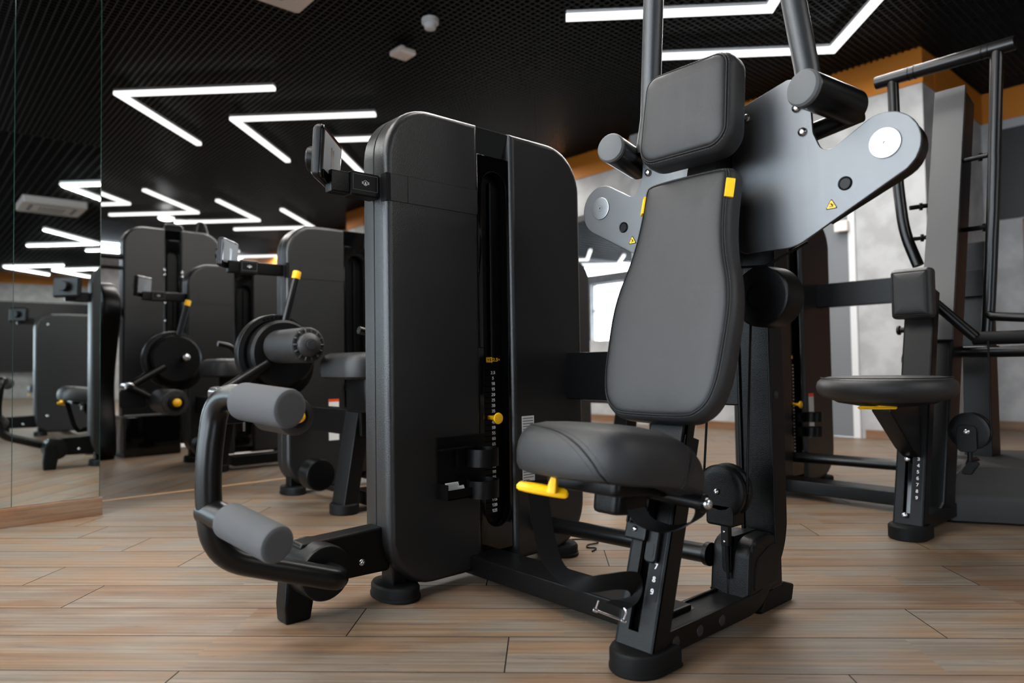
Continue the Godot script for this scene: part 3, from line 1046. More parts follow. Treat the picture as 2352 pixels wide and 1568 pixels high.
# upholstered pad: dark side band, piping, domed face with stitched seams
func cushion(parent: Node, called: String, outline: PackedVector2Array, thick: float, fr: Basis, at: Vector3, face_mat: Material, stitched := true) -> MeshInstance3D:
	outline = ccw(outline)
	var mb := MB.new()
	var fi := 0.03
	var reach := Vector2.ZERO
	for q in outline: reach = reach.max((q - (outline[0] + outline[outline.size() / 2]) / 2).abs())
	var draw := minf(0.1, minf(reach.x, reach.y) * 0.5)
	var dome := [[fi * 0.6 - 0.001, thick * 0.8], [fi * 0.55, thick * 0.83]]
	for k in range(1, 10):
		var u := k / 9.0
		dome.append([fi * 0.55, thick * (0.83 + 0.17 * sin(pow(u, 0.75) * PI / 2)), draw * pow(u, 1.6)])
	ext(mb, outline, dome, fr, at)
	var o := obj(called, mb, face_mat, parent)
	mb = MB.new()
	ext(mb, outline, [[0.012, 0.0], [0.003, 0.003], [0.0, 0.012], [0.0, thick * 0.55], [0.004, thick * 0.7], [fi * 0.35, thick * 0.8], [fi * 0.55, thick * 0.84]], fr, at)
	obj("side_band", mb, face_mat, o)
	var pipe := inset(outline, fi * 0.5)
	var path := []
	for p in pipe: path.append(at + fr * Vector3(p.x, p.y, thick * 0.835))
	mb = MB.new()
	tube(mb, path, 0.0028, 7, true)
	obj("piping", mb, M.seam, o)
	if stitched:
		for k in 2:
			var q := inset(outline, fi * (0.9 if k == 0 else 0.34))
			var sp := PackedVector3Array()
			for p in q: sp.append(at + fr * Vector3(p.x, p.y, thick * (0.898 if k == 0 else 0.798)))
			stitches(o, sp, 0.0085, 0.0055, 0.0008)
	return o

func foam_roller(parent: Node, a: Vector3, b: Vector3, r: float, mt: Material, called := "foam_roller") -> MeshInstance3D:
	var h := (b - a).length()
	var mb := MB.new()
	lathe(mb, a, b - a, [[r * 0.5, 0.0], [r - 0.006, 0.0], [r - 0.001, 0.003], [r, 0.008], [r, h - 0.01], [r - 0.0015, h - 0.004], [r - 0.006, h - 0.0005], [r - 0.012, h + 0.0005], [r * 0.2, h + 0.0005]], 32)
	return obj(called, mb, mt, parent)

func make_pullover() -> void:
	var base := v3(-1.823, 0, 1.122)
	var r := thing("pullover_machine", "black pullover machine with padded backrest, yellow tabs and grey foam rollers", "gym machine", base)
	tower(r, {"fine": true})
	var B := -base          # absolute measures below, shifted to the thing's own axes
	var c := -1.05          # middle plane of the user
	var mb: MB
	# cup holder and tray on the tower
	var ch := Node3D.new()
	mb = MB.new()
	slab(mb, rect(1.298, 0.297, 1.495, 0.488), -1.823, -1.819, 0.001, SIDE, B)
	box_at(mb, B, -1.820, -1.812, 0.485, 0.489, 1.298, 1.495)
	box_at(mb, B, -1.820, -1.786, 0.449, 0.453, 1.298, 1.42)
	var holder := obj("cup_holder", mb, M.frame, r)
	for y in [0.391, 0.29]:
		mb = MB.new()
		var ring := circle(-1.772, 1.447, 0.052, 32)
		ring_wall(mb, ring, 0.003, y, y + 0.056, B)
		box_at(mb, B, -1.82, -1.80, y, y + 0.056, 1.37, 1.42)
		obj("cup_ring", mb, M.frame, holder)
	mb = MB.new()
	box_at(mb, B, -1.82, -1.765, 0.297, 0.301, 1.30, 1.40)
	box_at(mb, B, -1.768, -1.765, 0.297, 0.328, 1.30, 1.40)
	box_at(mb, B, -1.82, -1.765, 0.297, 0.345, 1.298, 1.301)
	box_at(mb, B, -1.82, -1.765, 0.297, 0.345, 1.399, 1.402)
	obj("tray", mb, M.frame, holder)
	# warning label
	mb = MB.new()
	slab(mb, rect(1.668, 0.292, 1.727, 0.535), 0, 0.0006, 0, SIDE, v3(-1.823, 0, 0) + B)
	var wl := obj("instruction_label", mb, M.paper, r)
	wl.set_meta("label", "white printed instruction label")
	mb = MB.new()
	for i in 24:
		var wd := 0.05 if i % 4 != 3 else 0.03
		slab(mb, rect(1.672, 0.525 - i * 0.0095, 1.672 + wd, 0.5285 - i * 0.0095), 0.0006, 0.0009, 0, SIDE, v3(-1.823, 0, 0) + B)
	obj("print", mb, M.grey_ink, wl)
	# beam, pivot and foot lever
	mb = MB.new()
	slab(mb, rounded(PackedVector2Array([Vector2(0.86, 0.1), Vector2(1.15, 0.094), Vector2(1.15, 0.231), Vector2(0.86, 0.224)]), 0.012, 3), -1.935, -1.865, 0.006, SIDE, B)
	var beam := obj("lever_beam", mb, M.frame, r)
	bolt(beam, v3(-1.864, 0.138, 1.051) + B, Vector3(1, 0, 0), 0.011)
	bolt(beam, v3(-1.936, 0.138, 1.051) + B, Vector3(-1, 0, 0), 0.011)
	mb = MB.new()
	slab(mb, rounded(PackedVector2Array([Vector2(0.83, 0.0), Vector2(0.905, 0.0), Vector2(0.925, 0.11), Vector2(0.9, 0.19), Vector2(0.838, 0.19), Vector2(0.826, 0.05)]), [0.008, 0.008, 0.02, 0.02, 0.03, 0.02], 3), -1.957, -1.893, 0.007, SIDE, B)
	obj("lever_leg", mb, M.frame, r)
	mb = MB.new()
	lathe(mb, v3(-1.955, 0.148, 0.908) + B, Vector3(1, 0, 0), [[0.06, 0.0], [0.074, 0.004], [0.077, 0.012], [0.077, 0.146], [0.073, 0.153], [0.066, 0.155], [0.03, 0.155], [0.027, 0.14], [0.005, 0.14]], 36)
	obj("pivot_housing", mb, M.frame_soft, r)
	mb = MB.new()
	var path := fillet([v3(-1.83, 0.15, 0.912) + B, v3(-1.722, 0.145, 0.918) + B, v3(-1.735, 0.19, 0.79) + B, v3(-1.745, 0.265, 0.585) + B, v3(-1.745, 0.45, 0.568) + B, v3(-1.745, 0.655, 0.592) + B, v3(-1.60, 0.648, 0.632) + B], 0.085, 9)
	tube(mb, path, 0.0305, 20)
	var lev := obj("lever_tube", mb, M.tube_mat, r)
	mb = MB.new()
	rod(mb, v3(-1.765, 0.378, 0.572) + B, v3(-1.60, 0.357, 0.606) + B, 0.0335, 22)
	obj("roller_sleeve", mb, M.tube_mat, lev)
	foam_roller(r, v3(-1.645, 0.6425, 0.618) + B, v3(-1.478, 0.628, 0.662) + B, 0.0445, M.foam)
	foam_roller(r, v3(-1.665, 0.366, 0.592) + B, v3(-1.478, 0.334, 0.632) + B, 0.0425, M.foam)
	# floor frame: cross beam, round tube, base rail with upright
	mb = MB.new()
	slab(mb, rr(-1.90, 1.43, -1.06, 1.56, 0.006, 2), 0.03, 0.092, 0.006, TOP, B)
	obj("cross_beam", mb, M.frame, r)
	mb = MB.new()
	rod(mb, v3(-1.86, 0.15, 1.745) + B, v3(-1.12, 0.172, 1.745) + B, 0.027, 22, 0.002)
	obj("cross_tube", mb, M.tube_mat, r)
	mb = MB.new()
	lathe(mb, v3(-1.135, 0.172, 1.745) + B, Vector3(1, 0, 0), [[0.03, 0.0], [0.033, 0.002], [0.033, 0.016], [0.03, 0.018]], 24)
	obj("tube_collar", mb, M.frame, r)
	mb = MB.new()
	lathe(mb, v3(-1.822, 0.151, 1.745) + B, Vector3(1, 0, 0), [[0.03, 0.0], [0.036, 0.002], [0.036, 0.012], [0.03, 0.014]], 24)
	obj("tube_collar", mb, M.frame, r)
	var prof := PackedVector2Array([Vector2(1.34, 0.03), Vector2(1.80, 0.03), Vector2(1.957, 0.19), Vector2(1.957, 1.36), Vector2(1.875, 1.36), Vector2(1.888, 0.084), Vector2(1.34, 0.084)])
	var profr := rounded(prof, [0, 0.16, 0.18, 0.01, 0.01, 0.12, 0], 10)
	mb = MB.new()
	slab(mb, inset(ccw(profr), 0.007), -1.098, -1.008, 0, SIDE, B)
	var up := obj("upright", mb, M.frame, r)
	for m in [[-1.008, -0.998], [-1.106, -1.096]]:
		mb = MB.new()
		slab(mb, profr, m[0], m[1], 0.0025, SIDE, B)
		obj("side_flange", mb, M.frame, up)
	for t in [1.40, 1.50, 1.60, 1.86]:
		mb = MB.new()
		if t < 1.8: lathe(mb, v3(-0.9985, 0.055, t) + B, Vector3(1, 0, 0), [[0.014, 0.0], [0.0135, 0.0012], [0.001, 0.0014]], 20)
		else: lathe(mb, v3(-0.9985, 0.62, 1.91) + B, Vector3(1, 0, 0), [[0.012, 0.0], [0.009, 0.004], [0.001, 0.005]], 16)
		obj("plug", mb, M.deck, up)
	mb = MB.new()
	lathe(mb, v3(-1.075, 0.0765, 1.56) + B, Vector3.UP, [[0.018, 0.0], [0.017, 0.0016], [0.001, 0.0018]], 20)
	lathe(mb, v3(-1.04, 0.0765, 1.60) + B, Vector3.UP, [[0.006, 0.0], [0.0055, 0.0014], [0.003, 0.0014], [0.003, 0.0]], 14)
	obj("plug", mb, M.deck, up)
	mb = MB.new()
	slab(mb, rounded(PackedVector2Array([Vector2(1.84, 0.0), Vector2(2.03, 0.0), Vector2(2.045, 0.045), Vector2(1.98, 0.066), Vector2(1.88, 0.055)]), 0.008, 3), -1.135, -1.025, 0.006, SIDE, B)
	obj("rear_foot", mb, M.rubber, r)
	# pulley cover on the base
	mb = MB.new()
	var cov := rounded(PackedVector2Array([Vector2(1.735, 0.07), Vector2(1.93, 0.07), Vector2(1.93, 0.215), Vector2(1.86, 0.232), Vector2(1.752, 0.225)]), [0.004, 0.0, 0.02, 0.05, 0.055], 6)
	ext(mb, cov, [[0.010, -1.122], [0.003, -1.117], [0.0, -1.108], [0.0, -1.014], [0.003, -1.005], [0.010, -1.0]], SIDE, B)
	var cv := obj("pulley_cover", mb, M.frame_soft, r)
	mb = MB.new()
	slab(mb, rr(-1.077, 0.135, -1.049, 0.26, 0.0135, 6), 0, 0.006, 0.001, FRONT, v3(0, 0, 1.7385) + B)
	box_at(mb, B, -1.077, -1.049, 0.20, 0.2335, 1.752, 1.87)
	obj("cable_slot", mb, M.frame, cv)
	mb = MB.new()
	ext(mb, rounded(PackedVector2Array([Vector2(1.762, 0.09), Vector2(1.90, 0.09), Vector2(1.91, 0.2), Vector2(1.85, 0.2), Vector2(1.775, 0.17)]), [0.01, 0.02, 0.01, 0.06, 0.04], 5), [[0.0, -1.004], [0.0, -0.9985], [0.003, -0.997]], SIDE, B)
	obj("cover_panel", mb, M.frame_soft, cv)
	mb = MB.new()
	slab(mb, rect(-1.0638, 0.07, -1.0622, 0.136), 0, 0.0008, 0, FRONT, v3(0, 0, 1.7345) + B)
	obj("seam", mb, M.frame, cv)
	# hanging pulley block
	mb = MB.new()
	for k in 2:
		lathe(mb, v3(-1.062, 0.362, 1.70 + 0.036 * k) + B, Vector3(0, 0, -1), [[0.05, 0.0], [0.066, 0.002], [0.073, 0.007], [0.073, 0.02], [0.066, 0.026], [0.05, 0.027]], 36)
	lathe(mb, v3(-1.062, 0.362, 1.72) + B, Vector3(0, 0, -1), [[0.058, 0.0], [0.058, 0.03]], 24)
	slab(mb, rr(-1.105, 0.268, -1.02, 0.33, 0.01, 4), -0.062, 0, 0.006, FRONT, v3(0, 0, 1.70) + B)
	var pb := obj("pulley_block", mb, M.frame_soft, r)
	bolt(pb, v3(-1.068, 0.362, 1.699) + B, Vector3(0, 0, 1), 0.009)
	mb = MB.new()
	slab(mb, rr(-1.068, 0.212, -1.045, 0.27, 0.003, 2), -0.02, 0, 0.002, FRONT, v3(0, 0, 1.715) + B)
	var lk := obj("cable_link", mb, M.frame, pb)
	bolt(lk, v3(-1.0565, 0.252, 1.7145) + B, Vector3(0, 0, 1), 0.004)
	bolt(lk, v3(-1.0565, 0.225, 1.7145) + B, Vector3(0, 0, 1), 0.004)
	mb = MB.new()
	rod(mb, v3(-1.0565, 0.12, 1.73) + B, v3(-1.0565, 0.215, 1.725) + B, 0.0045, 8)
	rod(mb, v3(-0.993, 0.36, 1.728) + B, v3(-1.0, 0.9, 1.79) + B, 0.0035, 8)
	rod(mb, v3(-1.128, 0.36, 1.728) + B, v3(-1.12, 0.7, 1.76) + B, 0.0035, 8)
	obj("cable", mb, M.black, r)
	# seat post, leaning back
	var lean := Vector3(0, 0.48, -0.15).normalized()
	var pf := Basis(Vector3(1, 0, 0), lean, Vector3(1, 0, 0).cross(lean))
	var pa := v3(c, 0.045, 1.300) + B
	mb = MB.new()
	for p in [rect(-0.055, 0, -0.022, 0.52), rect(0.008, 0, 0.055, 0.52), rect(-0.022, 0, 0.008, 0.045), rect(-0.022, 0.36, 0.008, 0.52)]:
		slab(mb, p, -0.006, 0, 0, pf, pa)
	for s in [-0.055, 0.049]: slab(mb, rect(s, 0, s + 0.006, 0.52), -0.058, 0.0, 0, pf, pa)
	var post := obj("seat_post", mb, M.frame_soft, r)
	mb = MB.new()
	slab(mb, rect(-0.03, 0.03, 0.016, 0.4), -0.03, -0.022, 0, pf, pa)
	obj("post_channel", mb, M.gloss, post)
	mb = MB.new()
	slab(mb, rr(0.013, 0.12, 0.044, 0.36, 0.004, 3), 0, 0.0008, 0, pf, pa)
	var scale_strip := obj("height_scale", mb, M.black, post)
	for e in [["4", 0.285], ["7", 0.2], ["8", 0.17], ["9", 0.142]]:
		text(scale_strip, e[0], 0.013, pa + pf * Vector3(0.029, e[1], 0.0012), pf, M.white_ink, "height_number", true)
	mb = MB.new()
	ext(mb, rr(-0.0, 0.205, 0.036, 0.285, 0.012, 5), [[0.0, 0.0], [0.0, 0.014], [0.003, 0.017]], pf, pa)
	var ip := obj("height_indicator", mb, M.frame, post)
	mb = MB.new()
	slab(mb, rr(0.012, 0.215, 0.027, 0.25, 0.007, 5), 0.017, 0.0176, 0, pf, pa)
	obj("indicator_hole", mb, M.frame, ip)
	bolt(post, pa + pf * Vector3(-0.028, 0.3, 0.03), pf.z, 0.007)
	bolt(post, pa + pf * Vector3(-0.028, 0.275, 0.03), pf.z, 0.007)
	mb = MB.new()
	slab(mb, rr(-0.058, 0.25, 0.005, 0.5, 0.006, 2), 0.0, 0.03, 0.004, pf, pa)
	tube(mb, [pa + pf * Vector3(-0.05, 0.33, 0.035), pa + pf * Vector3(-0.03, 0.33, 0.06), pa + pf * Vector3(-0.03, 0.29, 0.06), pa + pf * Vector3(-0.05, 0.29, 0.035)], 0.004, 8)
	obj("seat_carriage", mb, M.frame, r)
	mb = MB.new()
	var fp := PackedVector2Array()
	for i in 17: fp.append(Vector2(c + 0.07 * cos(PI + PI * i / 16), 1.325 + 0.075 * sin(PI + PI * i / 16)))
	fp.append(Vector2(c + 0.07, 1.40)); fp.append(Vector2(c - 0.07, 1.40))
	ext(mb, fp, [[0.003, 0.0], [0.0, 0.004], [0.0, 0.012], [0.002, 0.013], [0.002, 0.045], [0.006, 0.052], [0.012, 0.054]], TOP, B)
	obj("front_foot", mb, M.rubber, r)
	# seat, sloping down to the rear
	var sl := Vector3(0, -0.13, -0.99).normalized()
	var sf := Basis(Vector3(1, 0, 0), sl, Vector3(1, 0, 0).cross(sl))
	var so := smooth_outline(PackedVector2Array([Vector2(-0.165, 0.02), Vector2(-0.11, -0.03), Vector2(0, -0.045), Vector2(0.11, -0.03), Vector2(0.165, 0.02), Vector2(0.182, 0.12), Vector2(0.178, 0.24), Vector2(0.14, 0.315), Vector2(0.0, 0.33), Vector2(-0.14, 0.315), Vector2(-0.178, 0.24), Vector2(-0.182, 0.12)]), 5)
	var sa := v3(c - 0.008, 0.494, 1.088) + B
	var srings := [[0.03, -0.02], [0.01, -0.012], [0.002, 0.004], [0.0, 0.03], [0.002, 0.052], [0.010, 0.072], [0.024, 0.087], [0.03, 0.0915, 0.006], [0.03, 0.098, 0.03], [0.03, 0.102, 0.07], [0.03, 0.104, 0.12]]
	mb = MB.new()
	ext(mb, so, srings, sf, sa)
	var inv := sf.transposed()
	var bend := func(q: Vector3) -> Vector3:
		q.z -= 1.5 * pow(maxf(0.0, q.y - 0.13), 2.0) + 2.0 * pow(maxf(0.0, 0.02 - q.y), 2.0) + 1.2 * pow(maxf(0.0, absf(q.x) - 0.1), 2.0)
		return q
	for i in mb.v.size(): mb.v[i] = sa + sf * bend.call(inv * (mb.v[i] - sa))
	var seat := obj("seat", mb, M.leather, r)
	var loops := []
	for k in srings: loops.append(shrunk(ccw(so), k))
	# a seam = places [share of the outline, ring] joined over the padding
	for sm in [[[0.02, 8.0], [0.985, 7.2], [0.02, 6.4], [0.10, 6.2], [0.17, 5.6], [0.215, 4.4], [0.245, 3.0], [0.27, 1.6], [0.285, 0.6]], [[0.60, 7.4], [0.56, 6.8], [0.515, 6.2], [0.49, 5.2], [0.475, 4.0], [0.468, 2.6], [0.463, 1.0]]]:
		var way := []
		for e in sm: way.append(Vector3(e[0], e[1], 0) if e[0] < 0.9 else Vector3(e[0] - 1.0, e[1], 0))
		for row in 3:
			var sp := []
			for q in curve_points(way, 6):
				var idx: float = fposmod(q.x + [0.0, 0.012, -0.012][row], 1.0) * so.size()
				var ring: float = clampf(q.y + [0.0, 0.1, -0.1][row], 0.0, srings.size() - 1.001)
				var k := int(ring)
				var a: Vector2 = (loops[k][int(idx) % so.size()] as Vector2).lerp(loops[k][(int(idx) + 1) % so.size()], idx - floorf(idx))
				var b: Vector2 = (loops[k + 1][int(idx) % so.size()] as Vector2).lerp(loops[k + 1][(int(idx) + 1) % so.size()], idx - floorf(idx))
				var p := a.lerp(b, ring - k)
				sp.append(sa + sf * bend.call(Vector3(p.x, p.y, lerpf(srings[k][1], srings[k + 1][1], ring - k))))
			if row == 0:
				mb = MB.new()
				tube(mb, sp, 0.0022, 7)
				obj("seam", mb, M.seam, seat)
			else:
				var packed := PackedVector3Array(sp)
				packed.append(sp[sp.size() - 1])
				open_stitches(seat, packed, 0.008, 0.005, 0.0008)
	mb = MB.new()
	slab(mb, rr(-0.11, 0.05, 0.11, 0.3, 0.02, 4), -0.05, -0.012, 0.01, sf, sa)
	slab(mb, rr(-0.04, 0.14, 0.04, 0.26, 0.02, 4), -0.1, -0.04, 0.01, sf, sa)
	obj("seat_bracket", mb, M.frame, r)
	mb = MB.new()
	rod(mb, v3(-1.2, 0.437, 1.20) + B, v3(-1.12, 0.437, 1.2) + B, 0.016, 16)
	obj("seat_slide", mb, M.steel, r)
	# yellow release lever
	mb = MB.new()
	var lf := Basis(Vector3(0.62, 0, -0.78), Vector3(0.78, 0, 0.62), Vector3(0, 1, 0))
	lf = Basis(Vector3(0.8, -0.16, -0.6).normalized(), Vector3(0.6, 0.0, 0.8), Vector3(0.1, 1, 0.0)).orthonormalized()
	ext(mb, smooth_outline(PackedVector2Array([Vector2(-0.058, 0.004), Vector2(-0.03, -0.014), Vector2(0.02, -0.02), Vector2(0.052, -0.012), Vector2(0.056, 0.008), Vector2(0.02, 0.016), Vector2(-0.03, 0.016)]), 4), [[0.006, -0.012], [0.001, -0.008], [0.0, -0.001], [0.004, 0.006], [0.010, 0.009]], lf, v3(-1.105, 0.446, 1.07) + B)
	ext(mb, rr(0.012, -0.005, 0.034, 0.03, 0.006, 3), [[0.0, 0.0], [0.002, 0.02], [0.006, 0.034]], lf, v3(-1.105, 0.446, 1.07) + B)
	obj("release_lever", mb, M.yellow, r).set_meta("label", "yellow seat release lever")
	# bar with bolt, belt straps and buckle
	mb = MB.new()
	rod(mb, v3(-1.08, 0.424, 1.315) + B, v3(-0.868, 0.41, 1.33) + B, 0.0165, 18)
	lathe(mb, v3(-0.872, 0.41, 1.33) + B, Vector3(1, 0, 0), [[0.012, 0.0], [0.02, 0.001], [0.02, 0.008], [0.01, 0.009]], 18)
	var bar := obj("belt_bar", mb, M.frame, r)
	bolt(bar, v3(-0.861, 0.41, 1.33) + B, Vector3(1, 0, 0.25), 0.0125)
	mb = MB.new()
	var bp := curve_points([v3(-1.155, 0.455, 1.10) + B, v3(-1.16, 0.40, 1.112) + B, v3(-1.165, 0.33, 1.13) + B, v3(-1.16, 0.262, 1.15) + B, v3(-1.14, 0.226, 1.175) + B, v3(-1.11, 0.212, 1.195) + B, v3(-1.08, 0.213, 1.225) + B, v3(-1.055, 0.215, 1.27) + B, v3(-1.045, 0.205, 1.305) + B, v3(-1.05, 0.178, 1.315) + B, v3(-1.058, 0.162, 1.295) + B, v3(-1.072, 0.152, 1.268) + B], 5)
	var sd := []
	for i in bp.size():
		var u := float(i) / (bp.size() - 1)
		var a := Vector3(0.55, 0, -0.84).normalized()
		var b := Vector3(0.35, 0.85, -0.4).normalized()
		var e := Vector3(0.75, -0.3, -0.55).normalized()
		sd.append((a.lerp(b, smoothstep(0.3, 0.55, u)).lerp(e, smoothstep(0.75, 0.98, u))).normalized() * 0.024)
	ribbon(mb, bp, sd)
	obj("belt_strap", mb, M.webbing, r)
	mb = MB.new()
	var rp := curve_points([v3(-0.90, 0.425, 1.335) + B, v3(-0.885, 0.40, 1.35) + B, v3(-0.90, 0.365, 1.34) + B, v3(-0.945, 0.345, 1.31) + B, v3(-0.985, 0.36, 1.275) + B, v3(-1.0, 0.39, 1.26) + B], 5)
	sd = []
	for i in rp.size(): sd.append(Vector3(0.25, 0.55, -0.8).normalized().lerp(Vector3(0.5, 0.1, -0.85).normalized(), float(i) / rp.size()) * 0.022)
	ribbon(mb, rp, sd)
	obj("belt_strap", mb, M.webbing, r)
	mb = MB.new()
	var bk := v3(-1.08, 0.142, 1.262) + B
	var bf := Basis(Vector3(0.75, -0.3, -0.55).normalized(), Vector3(0.3, 0.9, 0.1), Vector3(0, 0, 1)).orthonormalized()
	var wire := []
	for p in [Vector3(-0.034, 0.012, 0), Vector3(-0.034, -0.012, 0.004), Vector3(0.034, -0.012, 0.004), Vector3(0.034, 0.012, 0), Vector3(0.026, 0.016, -0.004)]: wire.append(bk + bf * p)
	tube(mb, fillet(wire, 0.006, 3), 0.0026, 8)
	for s in [-1, 1]: rod(mb, bk + bf * Vector3(s * 0.034 - 0.006, -0.012, 0.004), bk + bf * Vector3(s * 0.034 + 0.006, -0.012, 0.004), 0.005, 10)
	obj("buckle", mb, M.steel, r).set_meta("label", "silver wire buckle")
	# backrest and headrest
	var bl := Vector3(0, 0.62, -0.172).normalized()
	var kf := Basis(Vector3(1, 0, 0), bl, Vector3(1, 0, 0).cross(bl))
	var ka := v3(c, 0.565, 1.425) + B - kf.z * 0.02
	var half := [Vector2(0.08, 0.004), Vector2(0.128, 0.016), Vector2(0.162, 0.05), Vector2(0.18, 0.11), Vector2(0.186, 0.2), Vector2(0.187, 0.28), Vector2(0.178, 0.35), Vector2(0.158, 0.42), Vector2(0.146, 0.48), Vector2(0.14, 0.54), Vector2(0.138, 0.60), Vector2(0.136, 0.643), Vector2(0.118, 0.662), Vector2(0.06, 0.667)]
	var bo := PackedVector2Array()
	for p in half: bo.append(p)
	for i in half.size(): bo.append(Vector2(-half[half.size() - 1 - i].x, half[half.size() - 1 - i].y))
	var back := cushion(r, "backrest", smooth_outline(bo, 4), 0.07, kf, ka, M.leather)
	for s in [-1.0, 1.0]:
		mb = MB.new()
		var tabp := ka + kf * Vector3(s * 0.1325, 0.598, 0.054)
		var tf := Basis(kf.y, Vector3(s * 0.66, 0, 0.75).normalized().cross(kf.y).normalized(), Vector3(s * 0.66, 0, 0.75).normalized()).orthonormalized()
		slab(mb, rr(-0.025, -0.011, 0.025, 0.011, 0.001, 1), -0.003, 0.004, 0.001, tf, tabp)
		obj("marker_tab", mb, M.yellow_tab, back).set_meta("label", "yellow fabric tab")
	var ho := rounded(PackedVector2Array([Vector2(-0.147, 0.0), Vector2(0.147, 0.0), Vector2(0.138, 0.275), Vector2(-0.138, 0.275)]), [0.062, 0.062, 0.05, 0.05], 8)
	var hl := Vector3(0, 0.98, -0.14).normalized()
	var hf := Basis(Vector3(1, 0, 0), hl, Vector3(1, 0, 0).cross(hl))
	cushion(r, "headrest", ho, 0.085, hf, v3(c, 1.238, 1.605) + B, M.leather)
	mb = MB.new()
	slab(mb, rect(-0.05, -0.1, 0.05, 0.85), -0.06, -0.004, 0.006, kf, ka)
	slab(mb, rect(-0.034, -0.14, -0.008, 0.1), -0.03, -0.01, 0.003, kf, ka)
	slab(mb, rect(0.012, -0.14, 0.05, 0.1), -0.03, -0.01, 0.003, kf, ka)
	obj("back_support", mb, M.frame_soft, r)
	# swing plates on both sides
	var pts := [Vector2(0.04, 1.40), Vector2(0.07, 1.408), Vector2(0.212, 1.447), Vector2(0.262, 1.372), Vector2(0.266, 1.29), Vector2(0.292, 1.225)]
	var rad := [0, 0.01, 0.02, 0.03, 0.03, 0.045]
	for i in 19:
		var a := deg_to_rad(lerpf(116.0, -62.0, i / 18.0))
		pts.append(Vector2(0.432, 1.216) + Vector2(cos(a), sin(a)) * 0.079)
		rad.append(0)
	pts.append_array([Vector2(0.285, 1.047), Vector2(0.215, 1.008), Vector2(0.06, 1.008), Vector2(0.04, 1.05)])
	rad.append_array([0.0, 0.12, 0.1, 0])
	var apts := [Vector2(0.28, 1.20)]
	for i in 15:
		var a := deg_to_rad(lerpf(116.0, -62.0, i / 14.0))
		apts.append(Vector2(0.432, 1.216) + Vector2(cos(a), sin(a)) * 0.072)
	apts.append(Vector2(0.28, 1.065))
	for s in [1.0, -1.0]:
		var po := PackedVector2Array()
		for p in pts: po.append(Vector2(p.x, p.y))
		po = rounded(po, rad, 8)
		for i in po.size(): po[i] = Vector2(c + s * po[i].x, po[i].y)
		mb = MB.new()
		slab(mb, po, -0.011, 0, 0.002, FRONT, v3(0, 0, 1.722) + B)
		var sp := obj("swing_plate", mb, M.plate, r)
		mb = MB.new()
		var arm := PackedVector2Array()
		for p in apts: arm.append(p)
		for i in arm.size(): arm[i] = Vector2(c + s * arm[i].x, arm[i].y)
		slab(mb, arm, -0.075, -0.0115, 0.004, FRONT, v3(0, 0, 1.722) + B)
		obj("arm_body", mb, M.frame, sp)
		mb = MB.new()
		lathe(mb, v3(c + s * 0.435, 1.222, 1.722) + B, Vector3(0, 0, 1), [[0.036, -0.001], [0.036, 0.003], [0.0345, 0.004], [0.011, 0.004], [0.0105, 0.0036], [0.0095, 0.0036], [0.009, 0.0042], [0.0035, 0.0042], [0.003, 0.001], [0.0005, 0.001]], 40)
		obj("pivot_cap", mb, M.brushed, sp).set_meta("label", "brushed silver pivot cap")
		mb = MB.new()
		lathe(mb, v3(c + s * 0.342, 1.146, 1.722) + B, Vector3(0, 0, 1), [[0.017, -0.001], [0.017, 0.002], [0.0145, 0.004], [0.013, 0.0035], [0.0125, 0.0015], [0.0005, 0.0015]], 28)
		obj("rubber_button", mb, M.frame, sp)
		warning_triangle(sp, v3(c + s * 0.308, 1.099, 1.7215) + B, FRONT, 0.027)
		for p in [Vector2(0.09, 1.375), Vector2(0.227, 1.363), Vector2(0.241, 1.298)]:
			bolt(sp, v3(c + s * p.x, p.y, 1.721) + B, Vector3(0, 0, 1), 0.0115)
		# rubber handle and round post
		mb = MB.new()
		var h0 := v3(c + s * 0.297, 1.366, 1.615) + B
		var h1 := v3(c + s * 0.335, 1.352, 1.80) + B
		rod(mb, h0 + (h1 - h0) * 0.03, h1, 0.044, 28, 0.006)
		var hd := obj("handle", mb, M.tube_mat, r)
		mb = MB.new()
		lathe(mb, h0, h0 - h1, [[0.0445, -0.006], [0.0445, 0.004], [0.040, 0.010], [0.028, 0.013], [0.002, 0.014]], 28)
		obj("end_cap", mb, M.rubber_grey, hd)
		mb = MB.new()
		tube(mb, [v3(c + s * 0.262, 1.36, 1.735) + B, v3(c + s * 0.246, 1.47, 1.742) + B, v3(c + s * 0.205, 1.8, 1.715) + B, v3(c + s * 0.168, 2.1, 1.69) + B], 0.0305, 24)
		obj("lever_post", mb, M.post, hd)
		mb = MB.new()
		rod(mb, v3(c + s * 0.23, 1.30, 1.76) + B, v3(c + s * 0.345, 1.345, 1.83) + B, 0.024, 18)
		obj("handle_stub", mb, M.tube_mat, hd)
	mb = MB.new()
	rod(mb, v3(c - 0.43, 1.222, 1.77) + B, v3(c + 0.43, 1.222, 1.77) + B, 0.03, 20)
	slab(mb, rr(c - 0.1, 1.1, c + 0.1, 1.40, 0.02, 3), -0.14, -0.02, 0.006, FRONT, v3(0, 0, 1.735) + B)
	obj("pivot_shaft", mb, M.frame, r)
	# cam drum behind the backrest
	mb = MB.new()
	lathe(mb, v3(-0.952, 0.893, 1.745) + B, Vector3(0, 0, -1), [[0.002, 0.001], [0.034, 0.001], [0.0345, 0.003], [0.0365, 0.003], [0.037, 0.0], [0.072, 0.0], [0.079, 0.003], [0.083, 0.01], [0.084, 0.085], [0.08, 0.09]], 44)
	obj("cam_drum", mb, M.frame_soft, r)
	mb = MB.new()
	rod(mb, v3(-1.05, 0.975, 1.70) + B, v3(-0.95, 0.978, 1.78) + B, 0.0035, 8)
	rod(mb, v3(-0.95, 0.978, 1.78) + B, v3(-0.84, 1.03, 1.80) + B, 0.0035, 8)
	obj("cable", mb, M.black, r)
